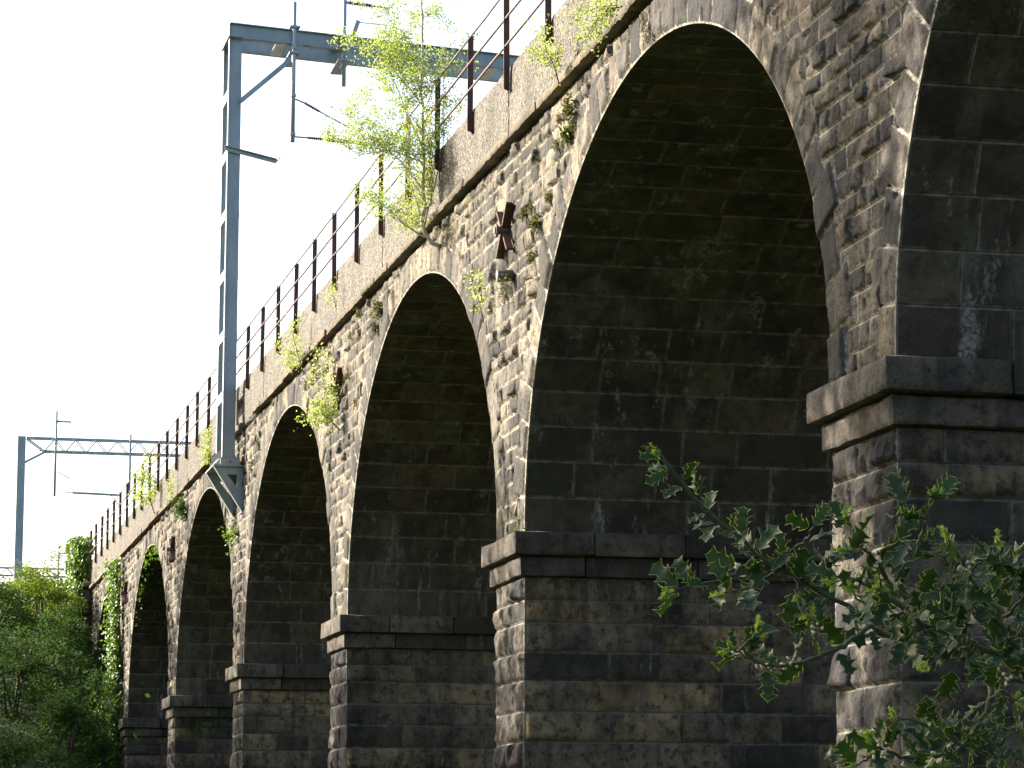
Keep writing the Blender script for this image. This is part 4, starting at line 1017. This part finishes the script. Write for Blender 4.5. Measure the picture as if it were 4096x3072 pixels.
BR = [  # traced main twigs: crop points with depth in metres
    ([(2100, 1250), (1930, 1150), (1700, 1070), (1500, 990), (1360, 900), (1230, 810)], 5.3, 5.0, .010),
    ([(1320, 850), (1230, 690), (1140, 575), (1090, 490), (1060, 440)], 5.1, 5.0, .005),
    ([(1930, 1240), (1760, 1190), (1600, 1110), (1400, 1055), (1240, 1010), (1120, 910), (1060, 870), (900, 780), (770, 705), (630, 620), (540, 530), (440, 465), (340, 360), (240, 220), (175, 150)], 5.6, 5.2, .009),
    ([(640, 625), (530, 715), (430, 760), (290, 785), (230, 800)], 5.35, 5.25, .004),
    ([(745, 700), (620, 785), (480, 812)], 5.4, 5.3, .0035),
    ([(1240, 1010), (1060, 1020), (950, 980), (900, 930)], 5.5, 5.3, .0045),
    ([(1200, 965), (1080, 1055), (990, 1100), (860, 1150), (700, 1165), (600, 1130), (510, 1080)], 5.4, 5.15, .005),
    ([(620, 1135), (560, 1080), (640, 1000)], 5.2, 5.15, .003),
    ([(1570, 1010), (1580, 900), (1595, 790), (1605, 700), (1590, 640)], 5.1, 5.0, .0045),
    ([(1400, 640), (1430, 540), (1455, 450), (1480, 390), (1495, 335)], 5.0, 4.95, .0035),
    ([(1455, 455), (1400, 410), (1340, 370)], 4.97, 4.95, .0025),
    ([(720, 690), (800, 610), (890, 540), (915, 490)], 5.4, 5.3, .0035),
    ([(1600, 790), (1680, 700), (1750, 640), (1800, 570)], 5.1, 5.0, .003),
    ([(1900, 1080), (1800, 960), (1740, 860), (1650, 700), (1600, 610), (1555, 545)], 5.2, 5.0, .0055),
    ([(1800, 960), (1880, 880), (1960, 800)], 5.2, 5.1, .004),
    ([(1960, 1150), (1890, 1000), (1900, 900), (1960, 700)], 5.3, 5.2, .004),
    ([(1770, 1200), (1765, 1340), (1690, 1500), (1600, 1590), (1400, 1615), (1250, 1580), (1190, 1520)], 5.4, 5.1, .006),
    ([(1640, 1560), (1520, 1480), (1400, 1430), (1310, 1410)], 5.25, 5.15, .0035),
    ([(1300, 1600), (1180, 1610), (1100, 1650)], 5.15, 5.1, .0035),
    ([(1765, 1330), (1830, 1290), (1900, 1330)], 5.3, 5.25, .0035),
    ([(1690, 1500), (1800, 1480), (1930, 1460)], 5.3, 5.25, .004),
    ([(1960, 1700), (1850, 1640), (1700, 1650), (1560, 1660)], 5.3, 5.2, .005),
    ([(1700, 1070), (1560, 1090), (1470, 1160)], 5.2, 5.1, .003),
    ([(1500, 990), (1420, 1010), (1360, 1050)], 5.1, 5.05, .003),
    ([(1360, 900), (1250, 930), (1160, 870), (1100, 800)], 5.1, 4.95, .0035),
    ([(1230, 800), (1100, 740), (1020, 760)], 5.0, 4.95, .003),
    ([(1180, 640), (1260, 600), (1330, 560), (1420, 560)], 5.1, 5.0, .003),
    ([(770, 705), (830, 760), (830, 830)], 5.4, 5.3, .0025),
    ([(900, 780), (940, 700), (1000, 660)], 5.45, 5.35, .003),
    ([(1160, 590), (1120, 620), (1070, 610)], 5.05, 5.0, .002),
    ([(1300, 760), (1340, 680), (1440, 640), (1540, 600)], 5.05, 5.0, .003),
    ([(1780, 830), (1860, 740), (1900, 750)], 5.15, 5.05, .003),
]
holly = tag(empty('holly_bush', (3.6, 5.0, GZ)), 'spiny dark green holly branches reaching in at the lower right foreground', 'holly bush')
mb = MB(); HV = []; HF = []; HM = []; HR = []; hb = 0; NVv = []; NF = []; nb = 0; fl = []
hr = np.random.default_rng(17); twig_all = []
# the limbs run on out of the frame to a trunk standing on the ground
mb.tube([(3.6, 5.0, GZ-.1), (3.5, 5.0, -.5), (3.3, 5.0, .6), (3.2, 5.0, 1.6)], [.05, .045, .035, .02], 8)
for (pp, d0, d1, rad_) in BR:
    pts = []
    for k, (cx, cy) in enumerate(pp):
        dd = d0+(d1-d0)*k/(len(pp)-1); r_ = ray(*hc(cx, cy)); pts.append(r_/np.linalg.norm(r_)*dd)
    if pp[0][0] > 1920: pts = [np.array((3.4, 5.0, min(.4, pts[0][2]-.3)))]+pts
    P = polyline_points(pts, max(6, len(pts)*4)); P[1:-1] += hr.normal(size=(len(P)-2, 3))*.0018
    mb.tube(P, list(np.linspace(rad_*1.0, max(.0014, rad_*.35), len(P))), 7); twig_all.append((P, pp[0][0] > 1920))
mb.build('branch', M['hollybark'], holly, True)
def place_leaf(o, d, nrm, L_, W, new=False):
    global hb, nb
    d = d/np.linalg.norm(d); nrm = nrm-d*np.dot(nrm, d); nrm /= np.linalg.norm(nrm); s_ = np.cross(nrm, d)
    V, F_, mi = holly_leaf(L_, W, hr); Wd = o+V[:, :1]*d+V[:, 1:2]*s_+V[:, 2:3]*nrm
    if new: NVv.append(Wd); NF.append(F_+nb); nb += len(V)
    else:
        HV.append(Wd); HF.append(F_+hb); HM.extend(mi); HR.extend([hr.random()]*len(F_)); hb += len(V)
for (P, off) in twig_all:
    seg = np.linalg.norm(np.diff(P, axis=0), axis=1); L_ = seg.sum(); s0 = 0 if not off else np.linalg.norm(P[4]-P[0])*.8
    cum = np.concatenate([[0], np.cumsum(seg)]); s = s0+.01; k = hr.integers(0, 9)
    while s < L_:
        o = np.array([np.interp(s, cum, P[:, j]) for j in range(3)]); i = min(len(P)-2, np.searchsorted(cum, s)-1); t = P[i+1]-P[i]; t /= np.linalg.norm(t)+1e-9
        nl = 1 if s < L_*.85 else 2
        for q in range(nl):
            a = k*2.4+hr.normal()*.5+q*2.1; k += 1
            e1 = np.cross(t, (0.1, .2, 1)); e1 /= np.linalg.norm(e1); e2 = np.cross(t, e1)
            rd = math.cos(a)*e1+math.sin(a)*e2
            d = t*hr.uniform(.25, .8)+rd+hr.normal(size=3)*.2; 
            nrm = t*.3+np.array((-.15, -.55, .55))+hr.normal(size=3)*.5
            ln = hr.uniform(.042, .070)*(1 if s < L_*.9 else .75)
            pet = o+d/np.linalg.norm(d)*.008
            place_leaf(pet, d, nrm, ln, ln*hr.uniform(.58, .75))
        s += hr.uniform(.024, .047)
    # young pale leaves at the tip
    if hr.random() < .75:
        o = P[-1]; t = P[-1]-P[-3]; t /= np.linalg.norm(t)
        for q in range(5):
            d = t+hr.normal(size=3)*.35; ln = hr.uniform(.018, .032); place_leaf(o+hr.normal(size=3)*.004, d, hr.normal(size=3), ln, ln*.5, True)
# dense inner leaves towards the right edge
for q in range(45):
    cx = 1180+760*hr.random()**.7; cy = 640+hr.random()*(360 if cx < 1500 else 560); d_ = hr.uniform(5.0, 5.6)
    r_ = ray(*hc(cx, cy)); o = r_/np.linalg.norm(r_)*d_; ln = hr.uniform(.044, .074)
    place_leaf(o, hr.normal(size=3)+np.array((-.3, 0, .2)), np.array((-.15, -.6, .5))+hr.normal(size=3)*.5, ln, ln*hr.uniform(.58, .75))
for q in range(20):
    cx = 1330+600*hr.random(); cy = 1440+hr.random()*240; d_ = hr.uniform(5.1, 5.4)
    r_ = ray(*hc(cx, cy)); o = r_/np.linalg.norm(r_)*d_; ln = hr.uniform(.044, .074)
    place_leaf(o, hr.normal(size=3)+np.array((-.3, 0, .2)), np.array((-.15, -.6, .5))+hr.normal(size=3)*.5, ln, ln*hr.uniform(.58, .75))
mesh_obj('foliage', np.concatenate(HV)-np.array(holly.location), np.concatenate(HF), None, holly, mats=[M['holly'], M['holly_lit_rim']], mat_idx=HM, attrs={'rnd': ('FACE', HR)})
mesh_obj('young_leaves', np.concatenate(NVv)-np.array(holly.location), np.concatenate(NF), M['holly_new'], holly, attrs={'rnd': ('FACE', hr.random(len(np.concatenate(NF))))})
# blossom clusters on the twigs
fm = MB()
for (cx, cy) in [(1150, 570), (1100, 560), (930, 985), (545, 1115), (580, 1110), (655, 1160), (705, 1165), (755, 1165), (810, 1140), (1180, 600), (1210, 680), (1560, 600), (1610, 690), (1250, 1585), (1650, 700), (545, 680), (1130, 720), (1200, 1590), (1480, 1610), (1850, 1230)]:
    r_ = ray(*hc(cx, cy)); dpt = 5.05 if cx > 1000 else 5.25; o = r_/np.linalg.norm(r_)*dpt
    for q in range(6):
        c = o+hr.normal(size=3)*.006; rr = hr.uniform(.0018, .0032)
        fm.tube([c-np.array((0, 0, rr)), c-np.array((0, 0, rr*.4)), c+np.array((0, 0, rr*.4)), c+np.array((0, 0, rr))], [rr*.4, rr, rr, rr*.4], 6)
V = np.array(fm.V)-np.array(holly.location)
mesh_obj('blossom', V, fm.F, M['blossom'], holly, attrs={'rnd': ('FACE', hr.random(len(fm.F)))})
